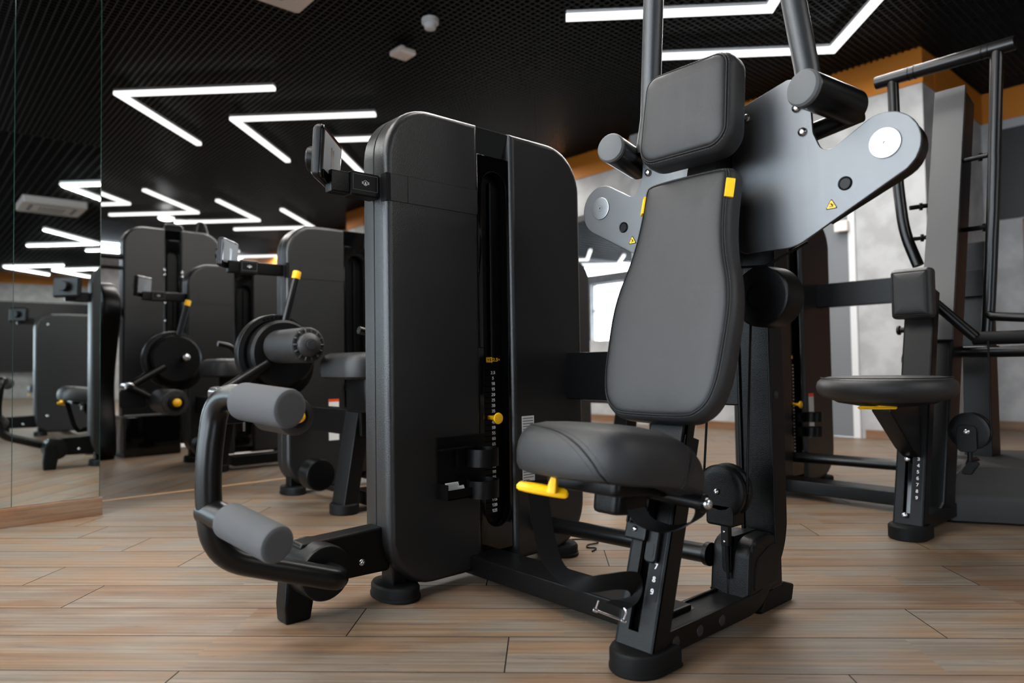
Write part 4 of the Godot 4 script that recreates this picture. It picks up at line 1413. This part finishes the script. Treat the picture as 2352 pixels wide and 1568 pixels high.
	mb = MB.new()
	slab(mb, rr(1.85, 0.93, 1.93, 1.1, 0.006, 2), -1.06, -0.96, 0.004, SIDE, B)
	obj("drum_bracket", mb, M.frame, r)
	# upper arm between tower and upright
	mb = MB.new()
	slab(mb, rr(-1.83, 0.585, -1.09, 0.76, 0.006, 2), -0.06, 0, 0.004, FRONT, v3(0, 0, 1.905) + B)
	obj("upper_beam", mb, M.frame, r)
	# paper card in the tray
	var card := thing("paper_card", "white printed card standing in the tray of the front tower", "card", v3(-1.785, 0.301, 1.35))
	mb = MB.new()
	var cf := Basis(Vector3(0, 0, -1), Vector3(-0.45, 0.89, 0).normalized(), Vector3(0.89, 0.45, 0).normalized())
	slab(mb, rect(-0.032, 0.001, 0.038, 0.048), 0, 0.0008, 0, cf)
	obj("sheet", mb, M.paper, card)
	mb = MB.new()
	for i in 9: slab(mb, rect(-0.027, 0.042 - i * 0.0042, -0.027 + (0.055 if i % 3 else 0.04), 0.0435 - i * 0.0042), 0.0008, 0.0011, 0, cf)
	obj("print", mb, M.grey_ink, card)

func box_at(mb: MB, o: Vector3, m0: float, m1: float, y0: float, y1: float, t0: float, t1: float) -> void:
	slab(mb, rect(m0, t0, m1, t1), y0, y1, 0.0, TOP, o)

func ring_wall(mb: MB, poly: PackedVector2Array, th: float, y0: float, y1: float, o: Vector3) -> void:
	poly = ccw(poly)
	var inn := inset(poly, th)
	var loops := []
	for k in [[poly, y0], [poly, y1], [inn, y1], [inn, y0], [poly, y0]]:
		var l := PackedVector3Array()
		for p in k[0]: l.append(o + TOP * Vector3(p.x, p.y, k[1]))
		loops.append(l)
	mb.skin(loops, false, false)

# ---------- leg machines in the same row ----------
func leg_machine(called: String, label: String, at: Vector3, upper_roller: bool, o := {}) -> Node3D:
	var r := thing(called, label, "gym machine", at)
	tower(r, {"arm": 0.145, "pin": 0.42}.merged(o, true))
	var mb := MB.new()
	lathe(mb, v3(0.28, 0.79, -0.20), Vector3(1, 0, 0), [[0.17, 0.0], [0.196, 0.004], [0.2, 0.012], [0.2, 0.05], [0.196, 0.058], [0.172, 0.062], [0.165, 0.05], [0.02, 0.05]], 48)
	var disc := obj("range_disc", mb, M.frame_soft, r)
	mb = MB.new()
	lathe(mb, v3(0.345, 0.79, -0.19), Vector3(1, 0, 0), [[0.12, 0.0], [0.165, 0.0], [0.17, 0.008], [0.168, 0.05], [0.155, 0.062], [0.02, 0.066]], 48)
	obj("disc_cover", mb, M.frame_soft, disc)
	for i in 10:
		var a := PI * (0.62 - 0.036 * i * (1.0 if i < 5 else 1.35))
		mb = MB.new()
		lathe(mb, v3(0.337, 0.79 + 0.183 * sin(a), -0.20 + 0.183 * cos(a)), Vector3(1, 0, 0), [[0.007, 0.0], [0.007, 0.007], [0.002, 0.0072]], 10)
		obj("range_hole", mb, M.frame, disc)
	mb = MB.new()
	lathe(mb, v3(0.25, 0.73, -0.135), Vector3(1, 0, 0), [[0.155, 0.0], [0.165, 0.004], [0.165, 0.02], [0.155, 0.024]], 44)
	var cam := obj("cam_plate", mb, M.frame_soft, r)
	warning_triangle(cam, v3(0.275, 0.70, -0.02), SIDE, 0.028)
	mb = MB.new()
	rod(mb, v3(0.37, 0.955, -0.17), v3(0.37, 1.175, -0.115), 0.019, 16, 0.002)
	var lv := obj("range_lever", mb, M.tube_mat, r)
	mb = MB.new()
	rod(mb, v3(0.37, 1.172, -0.1158), v3(0.37, 1.212, -0.1058), 0.021, 16, 0.004)
	obj("lever_tip", mb, M.yellow, lv).set_meta("label", "yellow lever tip")
	# swinging arm with shin roller
	mb = MB.new()
	tube(mb, [v3(0.39, 0.74, -0.27), v3(0.39, 0.66, -0.40), v3(0.39, 0.602, -0.492)], 0.03, 18)
	obj("swing_arm", mb, M.tube_mat, r)
	mb = MB.new()
	rod(mb, v3(0.31, 0.600, -0.50), v3(0.44, 0.600, -0.50), 0.034, 22)
	obj("arm_sleeve", mb, M.steel, r)
	mb = MB.new()
	tube(mb, fillet([v3(0.44, 0.60, -0.50), v3(0.49, 0.60, -0.50), v3(0.50, 0.52, -0.36), v3(0.56, 0.50, -0.315)], 0.04, 5), 0.022, 14)
	slab(mb, rr(-0.56, 0.46, -0.40, 0.59, 0.02, 4), 0.41, 0.45, 0.006, SIDE)
	obj("roller_bracket", mb, M.frame, r)
	foam_roller(r, v3(0.50, 0.505, -0.315), v3(0.81, 0.502, -0.315), 0.085, M.leather, "shin_roller")
	mb = MB.new()
	lathe(mb, v3(0.805, 0.502, -0.315), Vector3(1, 0, 0), [[0.05, 0.0], [0.05, 0.02], [0.04, 0.026], [0.03, 0.026]], 24)
	var hub := obj("roller_hub", mb, M.black, r)
	mb = MB.new()
	lathe(mb, v3(0.83, 0.502, -0.315), Vector3(1, 0, 0), [[0.027, 0.0], [0.028, 0.006], [0.024, 0.02], [0.014, 0.027], [0.002, 0.029]], 24)
	obj("knob", mb, M.yellow, hub).set_meta("label", "yellow roller knob")
	if upper_roller:
		var fr := foam_roller(r, v3(0.42, 0.822, -0.225), v3(0.745, 0.822, -0.225), 0.083, M.leather, "thigh_roller")
		mb = MB.new()
		lathe(mb, v3(0.74, 0.822, -0.225), Vector3(1, 0, 0), [[0.058, 0.0], [0.058, 0.012], [0.05, 0.024], [0.03, 0.034], [0.022, 0.034], [0.021, 0.038], [0.002, 0.039]], 28)
		obj("end_cap", mb, M.leather, fr)
		for i in 14:
			mb = MB.new()
			var a := TAU * i / 14
			var p := v3(0.747, 0.822 + 0.069 * sin(a), -0.225 + 0.069 * cos(a))
			tube(mb, [p + Vector3(-0.016, 0.012 * sin(a), -0.012 * cos(a)), p + Vector3(0.002, 0, 0), p + Vector3(0.002, -0.012 * sin(a), 0.012 * cos(a))], 0.005, 6)
			obj("gathered_fold", mb, M.leather, fr)
	else:
		mb = MB.new()
		rod(mb, v3(0.40, 0.80, -0.15), v3(0.47, 0.80, -0.15), 0.018, 16)
		var ax := obj("axle", mb, M.black, r)
		bolt(ax, v3(0.47, 0.80, -0.15), Vector3(1, 0, 0), 0.026)
	# beam, seat and backrest
	mb = MB.new()
	slab(mb, rr(-0.02, 0.375, 0.72, 0.505, 0.006, 2), -0.08, 0, 0.004, FRONT, v3(0, 0, 0.06))
	obj("seat_beam", mb, M.frame, r)
	mb = MB.new()
	var so := rounded(PackedVector2Array([Vector2(0.57, -0.12), Vector2(0.97, -0.12), Vector2(0.96, 0.32), Vector2(0.58, 0.32)]), 0.09, 7)
	ext(mb, so, [[0.03, 0.66], [0.004, 0.672], [0.0, 0.70], [0.004, 0.745], [0.02, 0.772], [0.05, 0.785]], TOP)
	obj("seat", mb, M.leather, r)
	mb = MB.new()
	slab(mb, rr(0.66, 0.0, 0.88, 0.28, 0.03, 3), 0.5, 0.665, 0.01, TOP)
	obj("seat_bracket", mb, M.frame, r)
	var bl := Vector3(0, 0.95, -0.3).normalized()
	cushion(r, "backrest", rr(-0.18, 0.0, 0.18, 0.62, 0.06, 5), 0.07, Basis(Vector3(1, 0, 0), bl, Vector3(1, 0, 0).cross(bl)), v3(0.77, 0.78, 0.42), M.leather, false)
	mb = MB.new()
	tube(mb, fillet([v3(0.95, 0.62, 0.1), v3(1.02, 0.62, 0.05), v3(1.02, 0.86, -0.02), v3(1.02, 0.88, -0.12)], 0.05, 5), 0.017, 12)
	obj("hand_grip", mb, M.tube_mat, r)
	# supports on the floor
	mb = MB.new()
	lathe(mb, v3(0.26, 0.155, 0.02), Vector3(1, 0, 0), [[0.07, 0.0], [0.078, 0.004], [0.082, 0.014], [0.082, 0.10], [0.078, 0.11], [0.066, 0.115], [0.002, 0.115]], 32)
	obj("counterweight_drum", mb, M.frame_soft, r)
	mb = MB.new()
	rod(mb, v3(-0.02, 0.06, 0.16), v3(0.66, 0.06, 0.16), 0.024, 14)
	obj("cross_tube", mb, M.tube_mat, r)
	mb = MB.new()
	slab(mb, PackedVector2Array([Vector2(-0.02, 0.05), Vector2(0.055, 0.05), Vector2(0.135, 0.5), Vector2(0.06, 0.5)]), 0.56, 0.69, 0.006, SIDE)
	obj("front_leg", mb, M.frame_soft, r)
	mb = MB.new()
	ext(mb, circle(0.625, 0.015, 0.078, 28, 0.07), [[0.003, 0.0], [0.0, 0.004], [0.0, 0.045], [0.006, 0.052]], TOP)
	obj("foot_pad", mb, M.rubber, r)
	mb = MB.new()
	slab(mb, rr(0.10, 0.03, 0.72, 0.1, 0.01, 2), 0.55, 0.68, 0.004, SIDE)
	slab(mb, rr(0.62, 0.03, 0.7, 1.25, 0.02, 3), 0.57, 0.67, 0.004, SIDE)
	obj("rear_upright", mb, M.frame, r)
	# printed label
	mb = MB.new()
	slab(mb, rect(0.253, 0.29, 0.318, 0.53), 0, 0.0008, 0, SIDE)
	var lb := obj("instruction_label", mb, M.paper, r)
	mb = MB.new()
	slab(mb, rect(0.253, 0.515, 0.318, 0.53), 0.0008, 0.0012, 0, SIDE)
	obj("label_header", mb, M.red, lb)
	mb = MB.new()
	slab(mb, rr(0.36, 0.575, 0.45, 0.62, 0.005, 2), -0.01, 0.03, 0.003, SIDE)
	obj("cup_holder", mb, M.frame, r)
	return r

# ---------- tall machine at the far end of the row ----------
func make_tall_machine() -> void:
	var r := thing("leg_press_machine", "tall black leg press with wide tower and curved back shell", "gym machine", v3(-6.8, 0, 1.51))
	tower(r, {"high": 2.0, "wide": 0.84, "slot0": 0.346, "slot1": 0.476, "band": false, "screen": false, "win1": 1.8})
	var mb := MB.new()
	box(mb, 0.0, 0.42, 0.0, 0.33, -0.08, 0.36, 0.012)
	obj("base_box", mb, M.gloss, r)
	mb = MB.new()
	box(mb, 0.36, 0.425, 0.33, 0.345, -0.08, 0.36, 0.004)
	obj("base_edge", mb, M.rubber_grey, r)
	mb = MB.new()
	var p := smooth_outline(PackedVector2Array([Vector2(-0.02, 0.0), Vector2(0.42, 0.0), Vector2(0.47, 0.2), Vector2(0.40, 0.5), Vector2(0.42, 0.7), Vector2(0.52, 0.95), Vector2(0.62, 1.2), Vector2(0.52, 1.38), Vector2(0.2, 1.43), Vector2(-0.05, 1.2), Vector2(0.05, 0.6)]), 4)
	slab(mb, p, 0, 0.14, 0.03, FRONT, v3(0, 0, -0.14))
	obj("back_shell_seat", mb, M.frame, r)
	mb = MB.new()
	slab(mb, rr(-0.16, 1.2, 0.0, 1.27, 0.01, 2), -0.075, -0.03, 0.004, SIDE)
	obj("side_clamp", mb, M.black, r)
	for e in [[0.335, 1.62], [0.335, 1.58], [0.487, 1.61], [0.487, 1.57], [0.335, 1.36], [0.335, 1.32], [0.335, 1.16]]:
		bolt(r, v3(0.002, e[1], e[0]), Vector3(1, 0, 0), 0.013)
	mb = MB.new()
	tube(mb, fillet([v3(-0.06, 1.98, 0.33), v3(-0.06, 2.05, 0.35), v3(-0.06, 2.05, 0.5), v3(-0.06, 1.98, 0.52)], 0.03, 4), 0.012, 10)
	obj("top_handle", mb, M.tube_mat, r)
	mb = MB.new()
	tube(mb, fillet([v3(-0.06, 1.96, 0.62), v3(-0.06, 2.1, 0.64), v3(-0.06, 2.1, 0.7), v3(-0.06, 1.9, 0.76)], 0.05, 4), 0.014, 10)
	obj("top_handle", mb, M.tube_mat, r)
	mb = MB.new()
	tube(mb, fillet([v3(-0.07, 1.62, 0.02), v3(-0.07, 1.62, -0.2), v3(-0.07, 1.5, -0.28), v3(-0.07, 1.38, -0.28)], 0.1, 6), 0.018, 10)
	rod(mb, v3(-0.07, 1.72, -0.3), v3(-0.07, 1.72, 0.02), 0.025, 12)
	obj("side_handle", mb, M.tube_mat, r)

# ---------- machine with round seat behind the pullover ----------
func make_round_seat_machine() -> void:
	var base := v3(-1.823, 0, 3.31)
	var r := thing("pectoral_machine", "black machine with round seat, small chest pad and tall arms behind the pullover", "gym machine", base)
	tower(r, {"pin": 0.475, "screen": false})
	var B := -base
	var c := -1.05
	var mb := MB.new()
	slab(mb, rect(3.55 + 0.31, 0.285, 3.92, 0.53), 0, 0.0008, 0, SIDE, v3(-1.823, 0, 0) + B)
	var lb := obj("instruction_label", mb, M.detector, r)
	mb = MB.new()
	slab(mb, rect(3.86, 0.512, 3.92, 0.53), 0.0008, 0.0012, 0, SIDE, v3(-1.823, 0, 0) + B)
	obj("label_header", mb, M.red, lb)
	for y in [0.38, 0.30]:
		mb = MB.new()
		ring_wall(mb, circle(-1.775, 3.80, 0.05, 28), 0.003, y, y + 0.05, B)
		box_at(mb, B, -1.823, -1.8, y, y + 0.05, 3.72, 3.77)
		obj("cup_ring", mb, M.frame, r)
	# leaning seat post with scale
	var lean := Vector3(0, 0.834, -0.202).normalized()
	var pf := Basis(Vector3(1, 0, 0), lean, Vector3(1, 0, 0).cross(lean))
	var pa := v3(c, 0.04, 3.045) + B
	mb = MB.new()
	for p in [rect(-0.056, 0, -0.022, 1.0), rect(0.006, 0, 0.056, 1.0), rect(-0.022, 0, 0.006, 0.06), rect(-0.022, 0.34, 0.006, 1.0)]:
		slab(mb, p, -0.006, 0, 0, pf, pa)
	for s in [-0.056, 0.05]: slab(mb, rect(s, 0, s + 0.006, 1.0), -0.06, 0.0, 0, pf, pa)
	var post := obj("seat_post", mb, M.frame_soft, r)
	mb = MB.new()
	slab(mb, rect(-0.03, 0.03, 0.016, 0.4), -0.03, -0.022, 0, pf, pa)
	obj("post_channel", mb, M.gloss, post)
	mb = MB.new()
	slab(mb, rr(0.012, 0.11, 0.042, 0.36, 0.005, 3), 0, 0.001, 0, pf, pa)
	var strip := obj("height_scale", mb, M.black, post)
	for i in 8: text(strip, str(i + 2), 0.013, pa + pf * Vector3(0.028, 0.305 - 0.0257 * i, 0.0014), pf, M.white_ink, "height_number", true)
	for e in [[-0.012, 0.475], [-0.01, 0.275], [-0.008, 0.05]]: bolt(post, pa + pf * Vector3(e[0], e[1], 0.012), pf.z, 0.011)
	mb = MB.new()
	var fp := PackedVector2Array()
	for i in 17: fp.append(Vector2(c + 0.072 * cos(PI + PI * i / 16), 3.05 + 0.07 * sin(PI + PI * i / 16)))
	fp.append(Vector2(c + 0.072, 3.12)); fp.append(Vector2(c - 0.072, 3.12))
	ext(mb, fp, [[0.003, 0.0], [0.0, 0.004], [0.0, 0.05], [0.006, 0.056]], TOP, B)
	obj("front_foot", mb, M.rubber, r)
	mb = MB.new()
	slab(mb, PackedVector2Array([Vector2(3.1, 0.53), Vector2(2.80, 0.56), Vector2(2.80, 0.52), Vector2(3.02, 0.36), Vector2(3.1, 0.32)]), -1.08, -1.01, 0.006, SIDE, B)
	obj("seat_carriage", mb, M.frame, r)
	mb = MB.new()
	var sc := v3(c, 0.56, 2.86) + B
	ext(mb, circle(0, 0, 0.245, 48), [[0.06, 0.0], [0.02, 0.012], [0.004, 0.032], [0.0, 0.052], [0.006, 0.072], [0.022, 0.086], [0.05, 0.092], [0.11, 0.094]], TOP, sc)
	var seat := obj("round_seat", mb, M.leather, r)
	mb = MB.new()
	var cp := []
	for i in 48: cp.append(sc + Vector3(0.226 * cos(TAU * i / 48), 0.0885, 0.226 * sin(TAU * i / 48)))
	tube(mb, cp, 0.002, 6, true)
	obj("seam", mb, M.seam, seat)
	mb = MB.new()
	lathe(mb, sc + Vector3(0, -0.02, 0), Vector3.UP, [[0.1, 0.0], [0.17, 0.012], [0.19, 0.024]], 32)
	obj("seat_pan", mb, M.black, seat)
	mb = MB.new()
	var lf := Basis(Vector3(0.72, 0, -0.69), Vector3(0.69, 0, 0.72), Vector3(0, 1, 0))
	ext(mb, smooth_outline(PackedVector2Array([Vector2(-0.07, 0.0), Vector2(0.0, -0.016), Vector2(0.065, -0.004), Vector2(0.065, 0.01), Vector2(0.0, 0.014)]), 4), [[0.004, -0.006], [0.0, 0.0], [0.004, 0.006]], lf, v3(-1.03, 0.54, 2.72) + B)
	slab(mb, rr(0.0, -0.012, 0.03, 0.012, 0.004, 2), 0.0, 0.035, 0.003, lf, v3(-1.03, 0.54, 2.72) + B)
	obj("release_lever", mb, M.yellow, r).set_meta("label", "yellow seat release lever")
	# chest pad and beams
	cushion(r, "chest_pad", rr(c - 0.08, 0.885, c + 0.08, 1.095, 0.02, 4), 0.075, FRONT, v3(0, 0, 3.22) + B, M.leather, false)
	mb = MB.new()
	slab(mb, rr(-1.85, 1.02, -1.0, 1.155, 0.006, 2), -0.07, 0, 0.004, FRONT, v3(0, 0, 4.0) + B)
	obj("upper_beam", mb, M.frame, r)
	mb = MB.new()
	rod(mb, v3(-1.85, 0.19, 3.7) + B, v3(-1.1, 0.20, 3.7) + B, 0.028, 16)
	obj("cross_tube", mb, M.tube_mat, r)
	mb = MB.new()
	slab(mb, rr(-1.9, 3.52, -1.06, 3.66, 0.006, 2), 0.03, 0.095, 0.005, TOP, B)
	obj("cross_beam", mb, M.frame, r)
	mb = MB.new()
	ext(mb, rounded(PackedVector2Array([Vector2(3.58, 0.06), Vector2(3.86, 0.06), Vector2(3.86, 0.25), Vector2(3.66, 0.26)]), [0.03, 0.0, 0.03, 0.07], 6), [[0.01, -1.16], [0.0, -1.15], [0.0, -1.01], [0.01, -1.0]], SIDE, B)
	obj("pulley_cover", mb, M.frame_soft, r)
	mb = MB.new()
	slab(mb, rr(3.1, 0.03, 3.95, 0.09, 0.006, 2), -1.106, -0.995, 0.004, SIDE, B)
	obj("base_rail", mb, M.frame, r)
	# tall leaning front post and dark upright behind it
	var tl := Vector3(0, 1.2, -0.32).normalized()
	var tf := Basis(Vector3(1, 0, 0), tl, Vector3(1, 0, 0).cross(tl))
	mb = MB.new()
	slab(mb, rr(-0.065, 0.0, 0.065, 1.25, 0.004, 2), -0.02, 0, 0.002, tf, v3(c, 0.80, 3.45) + B)
	obj("front_post", mb, M.post, r)
	mb = MB.new()
	slab(mb, rr(-0.06, -0.75, 0.06, 1.27, 0.05, 5), -0.16, -0.022, 0.01, tf, v3(c, 0.80, 3.46) + B)
	obj("rear_upright", mb, M.frame, r)
	mb = MB.new()
	slab(mb, rounded(PackedVector2Array([Vector2(4.0, 0.05), Vector2(4.16, 0.05), Vector2(4.16, 1.3), Vector2(4.06, 1.3)]), 0.01, 2), -1.11, -0.99, 0.006, SIDE, B)
	obj("upright", mb, M.frame, r)
	# swing arms under a cross bar
	mb = MB.new()
	rod(mb, v3(-1.335, 2.087, 3.64) + B, v3(-0.757, 2.087, 3.64) + B, 0.031, 22, 0.005)
	var bar := obj("cross_bar", mb, M.tube_mat, r)
	for m in [-1.185, -0.885]:
		mb = MB.new()
		for k in [0.0, 0.025]: lathe(mb, v3(m + k, 2.087, 3.64) + B, Vector3(1, 0, 0), [[0.03, 0.0], [0.033, 0.001], [0.033, 0.006], [0.03, 0.007]], 22)
		obj("collar", mb, M.frame, bar)
	for e in [[[-1.256, 2.07], [-1.25, 1.58], [-1.225, 1.32], [-1.17, 1.16]], [[-0.826, 2.07], [-0.855, 1.5], [-0.88, 1.1], [-0.9, 0.83]]]:
		mb = MB.new()
		var path := []
		for p in e: path.append(v3(p[0], p[1], 3.64) + B)
		tube(mb, fillet(path, 0.12, 6), 0.0255, 18)
		obj("swing_arm", mb, M.tube_mat, r)
	for e in [[-1.2, 1.44, -1.1], [-1.21, 1.29, -1.08], [-0.87, 1.62, -1.0], [-0.87, 1.3, -0.99]]:
		mb = MB.new()
		rod(mb, v3(e[0], e[1], 3.64) + B, v3(e[2], e[1] + 0.01, 3.7) + B, 0.011, 10)
		lathe(mb, v3(lerpf(e[0], e[2], 0.35), e[1] + 0.003, 3.66) + B, Vector3(1, 0, -0.5), [[0.01, 0.0], [0.018, 0.002], [0.018, 0.014], [0.01, 0.016]], 14)
		obj("arm_link", mb, M.tube_mat, r)
	mb = MB.new()
	tube(mb, [v3(-1.02, 0.955, 3.36) + B, v3(-0.885, 0.805, 3.40) + B], 0.022, 12)
	var dg := obj("diagonal_arm", mb, M.frame, r)
	warning_triangle(dg, v3(-1.012, 0.938, 3.335) + B, FRONT, 0.03)
	mb = MB.new()
	rod(mb, v3(-0.90, 0.80, 3.42) + B, v3(-0.50, 0.80, 3.42) + B, 0.028, 18)
	obj("hand_grip", mb, M.rubber, r)
	mb = MB.new()
	rod(mb, v3(-1.0, 0.745, 3.62) + B, v3(-0.3, 0.745, 3.62) + B, 0.026, 18)
	obj("lower_bar", mb, M.tube_mat, r)
	mb = MB.new()
	tube(mb, fillet([v3(-0.9, 0.92, 3.64) + B, v3(-0.88, 0.9, 3.62) + B, v3(-0.5, 0.86, 3.60) + B], 0.05, 4), 0.02, 12)
	obj("upper_grip", mb, M.tube_mat, r)
	mb = MB.new()
	rod(mb, v3(-1.30, 0.86, 3.75) + B, v3(-1.1, 0.87, 3.75) + B, 0.014, 12)
	lathe(mb, v3(-1.31, 0.86, 3.75) + B, Vector3(1, 0, 0), [[0.02, 0.0], [0.024, 0.003], [0.024, 0.012], [0.015, 0.014]], 14)
	lathe(mb, v3(-1.29, 0.71, 3.75) + B, Vector3(1, 0, 0), [[0.02, 0.0], [0.045, 0.01], [0.05, 0.05], [0.05, 0.2]], 20)
	obj("side_handle", mb, M.frame, r)
	# hanging pulley
	mb = MB.new()
	for k in 2: lathe(mb, v3(-0.905, 0.414, 3.33 + 0.03 * k) + B, Vector3(0, 0, -1), [[0.06, 0.0], [0.076, 0.003], [0.078, 0.01], [0.078, 0.018], [0.06, 0.022]], 32)
	slab(mb, rr(-0.945, 0.33, -0.872, 0.44, 0.02, 4), 0.0, 0.012, 0.002, FRONT, v3(0, 0, 3.328) + B)
	rod(mb, v3(-0.905, 0.28, 3.345) + B, v3(-0.905, 0.34, 3.345) + B, 0.01, 12)
	var pu := obj("pulley_block", mb, M.frame, r)
	bolt(pu, v3(-0.905, 0.414, 3.315) + B, Vector3(0, 0, 1), 0.012)
	mb = MB.new()
	rod(mb, v3(-0.985, 0.42, 3.345) + B, v3(-0.985, 0.76, 3.4) + B, 0.004, 8)
	rod(mb, v3(-0.828, 0.42, 3.345) + B, v3(-0.84, 0.8, 3.4) + B, 0.004, 8)
	obj("cable", mb, M.black, r)
	mb = MB.new()
	slab(mb, rounded(PackedVector2Array([Vector2(-0.94, 0.235), Vector2(-0.90, 0.235), Vector2(-0.865, 0.29), Vector2(-0.91, 0.29)]), 0.008, 3), 0, 0.02, 0.003, FRONT, v3(0, 0, 3.35) + B)
	obj("cable_stop", mb, M.black, r)
	# ribbed plastic deck round the foot of the upright
	var poly := rounded(PackedVector2Array([Vector2(-1.06, 3.43), Vector2(-0.2, 3.92), Vector2(-0.5, 4.7), Vector2(-1.32, 4.3)]), 0.06, 5)
	mb = MB.new()
	ext(mb, poly, [[0.02, 0.0], [0.0, 0.012], [0.0, 0.10], [0.012, 0.125], [0.03, 0.145], [0.05, 0.18], [0.05, 0.235, 0.06]], TOP, B)
	var deck := obj("base_deck", mb, M.deck, r)
	var d := Vector2(0.87, 0.49).normalized()
	for k in 3:
		mb = MB.new()
		var a := Vector2(-1.02, 3.47) + Vector2(-d.y, d.x) * (0.016 + 0.02 * k)
		var b := a + d * 0.88
		rod(mb, v3(a.x, 0.135 + 0.012 * k, a.y) + B, v3(b.x, 0.135 + 0.012 * k, b.y) + B, 0.006, 8)
		obj("rib", mb, M.deck, deck)

# ---------- plainer machines: the second row and those seen in the mirror ----------
func simple_machine(called: String, label: String, at: Vector3, o := {}) -> void:
	var r := thing(called, label, "gym machine", at)
	tower(r, o)
	var mb := MB.new()
	var H: float = o.get("high", 1.54)
	slab(mb, rounded(PackedVector2Array([Vector2(-0.29, 0.1), Vector2(0.03, 0.094), Vector2(0.03, 0.231), Vector2(-0.29, 0.224)]), 0.012, 3), -0.112, -0.042, 0.006, SIDE)
	var bm := obj("lever_beam", mb, M.frame, r)
	bolt(bm, v3(-0.113, 0.14, -0.1), Vector3(-1, 0, 0), 0.013)
	mb = MB.new()
	slab(mb, rr(-0.30, 0.0, -0.22, 0.19, 0.02, 3), -0.12, -0.05, 0.007, SIDE)
	obj("lever_leg", mb, M.frame, r)
	mb = MB.new()
	slab(mb, rr(0.32, 0.03, 0.42, 0.1, 0.005, 2), -0.05, 0.9, 0.004, SIDE)
	obj("cross_beam", mb, M.frame, r)
	mb = MB.new()
	slab(mb, PackedVector2Array([Vector2(0.2, 0.03), Vector2(0.7, 0.03), Vector2(0.7, 0.09), Vector2(0.34, 0.09), Vector2(0.42, 0.5), Vector2(0.32, 0.5)]), 0.72, 0.83, 0.004, SIDE)
	slab(mb, rr(0.66, 0.03, 0.74, 1.2, 0.01, 2), 0.72, 0.83, 0.004, SIDE)
	obj("seat_frame", mb, M.frame, r)
	mb = MB.new()
	ext(mb, rr(0.59, 0.05, 0.96, 0.42, 0.1, 6), [[0.03, 0.46], [0.004, 0.472], [0.0, 0.5], [0.004, 0.535], [0.03, 0.56], [0.06, 0.566]], TOP)
	obj("seat", mb, M.leather, r)
	mb = MB.new()
	ext(mb, circle(0.74, 0.06, 0.055, 20, 0.02), [[0.004, 0.432], [0.0, 0.438], [0.004, 0.445]], TOP)
	if o.get("lever", true): obj("release_lever", mb, M.yellow, r)
	var bl := Vector3(0, 0.95, -0.25).normalized()
	if H > 1.4 or o.get("back", false):
		cushion(r, "backrest", rr(-0.18, 0.0, 0.18, 0.65, 0.06, 5), 0.07, Basis(Vector3(1, 0, 0), bl, Vector3(1, 0, 0).cross(bl)), v3(0.775, 0.62, 0.45), M.leather, false)
	for e in [[0.12, H - 0.12], [0.12, 0.22], [o.get("wide", 0.87) - 0.12, H - 0.12]]:
		bolt(r, v3(-o.get("deep", 0.147) - 0.001, e[1], e[0]), Vector3(-1, 0, 0), 0.016)

func make_floor_cable() -> void:
	var mb := MB.new()
	var pts := []
	for p in [[-1.985, 2.06], [-1.96, 2.10], [-1.90, 2.13], [-1.87, 2.11], [-1.875, 2.06], [-1.85, 2.03], [-1.82, 2.045], [-1.80, 2.0]]: pts.append(v3(p[0], 0.004, p[1]))
	tube(mb, curve_points(pts, 5), 0.003, 8)
	tag(obj("power_cable", mb, M.black), "thin black cable lying curled on the floor behind the front tower", "cable")

const LED_ENERGY := 2.9

func _ready() -> void:
	# camera
	var cam := Camera3D.new()
	cam.name = "camera"
	add_child(cam)
	cam.transform = Transform3D(Basis(Vector3(0.66546582, -0.01454384, -0.74628662), Vector3(0.03391758, 0.99936662, 0.01076847), Vector3(0.74565732, -0.03247828, 0.66553762)), Vector3(0, 0.72, 0))
	cam.near = 0.05
	cam.far = 100.0
	cam.fov = 52.2407
	var lens := CameraAttributesPhysical.new()
	lens.frustum_focal_length = 24.475
	lens.frustum_focus_distance = 2.15
	lens.frustum_near = 0.05
	lens.frustum_far = 100.0
	lens.exposure_aperture = 2.0
	cam.attributes = lens
	cam.current = true
	# sky behind the windows, exposure
	var env := Environment.new()
	env.background_mode = Environment.BG_COLOR
	env.background_color = Color(0.90, 0.95, 1.0)
	env.background_energy_multiplier = 14.0
	env.ambient_light_source = Environment.AMBIENT_SOURCE_BG
	env.tonemap_mode = Environment.TONE_MAPPER_LINEAR
	env.tonemap_exposure = 0.92
	env.sdfgi_enabled = true
	env.ssao_enabled = true
	env.ssil_enabled = true
	var we := WorldEnvironment.new()
	we.environment = env
	add_child(we)
	make_materials()
	make_floor()
	make_walls()
	make_ceiling()
	make_ceiling_fittings()
	make_pullover()
	leg_machine("leg_curl_machine", "black leg machine with padded thigh roller and range disc beside the pullover", v3(-3.76, 0, 1.66), true)
	leg_machine("leg_extension_machine", "black leg machine with bare chrome axle on its disc beyond the floor strip", v3(-5.65, 0, 1.70), false)
	make_tall_machine()
	make_round_seat_machine()
	simple_machine("chest_press_machine", "black machine tower standing behind the pullover near the back wall opening", v3(-3.76, 0, 3.34), {"lever": false})
	simple_machine("abductor_machine", "black machine with low tower standing by the window side, seen in the mirror", v3(1.43, 0, 1.19), {"high": 1.36, "win1": 1.2, "band": false, "stack": false})
	make_floor_cable()
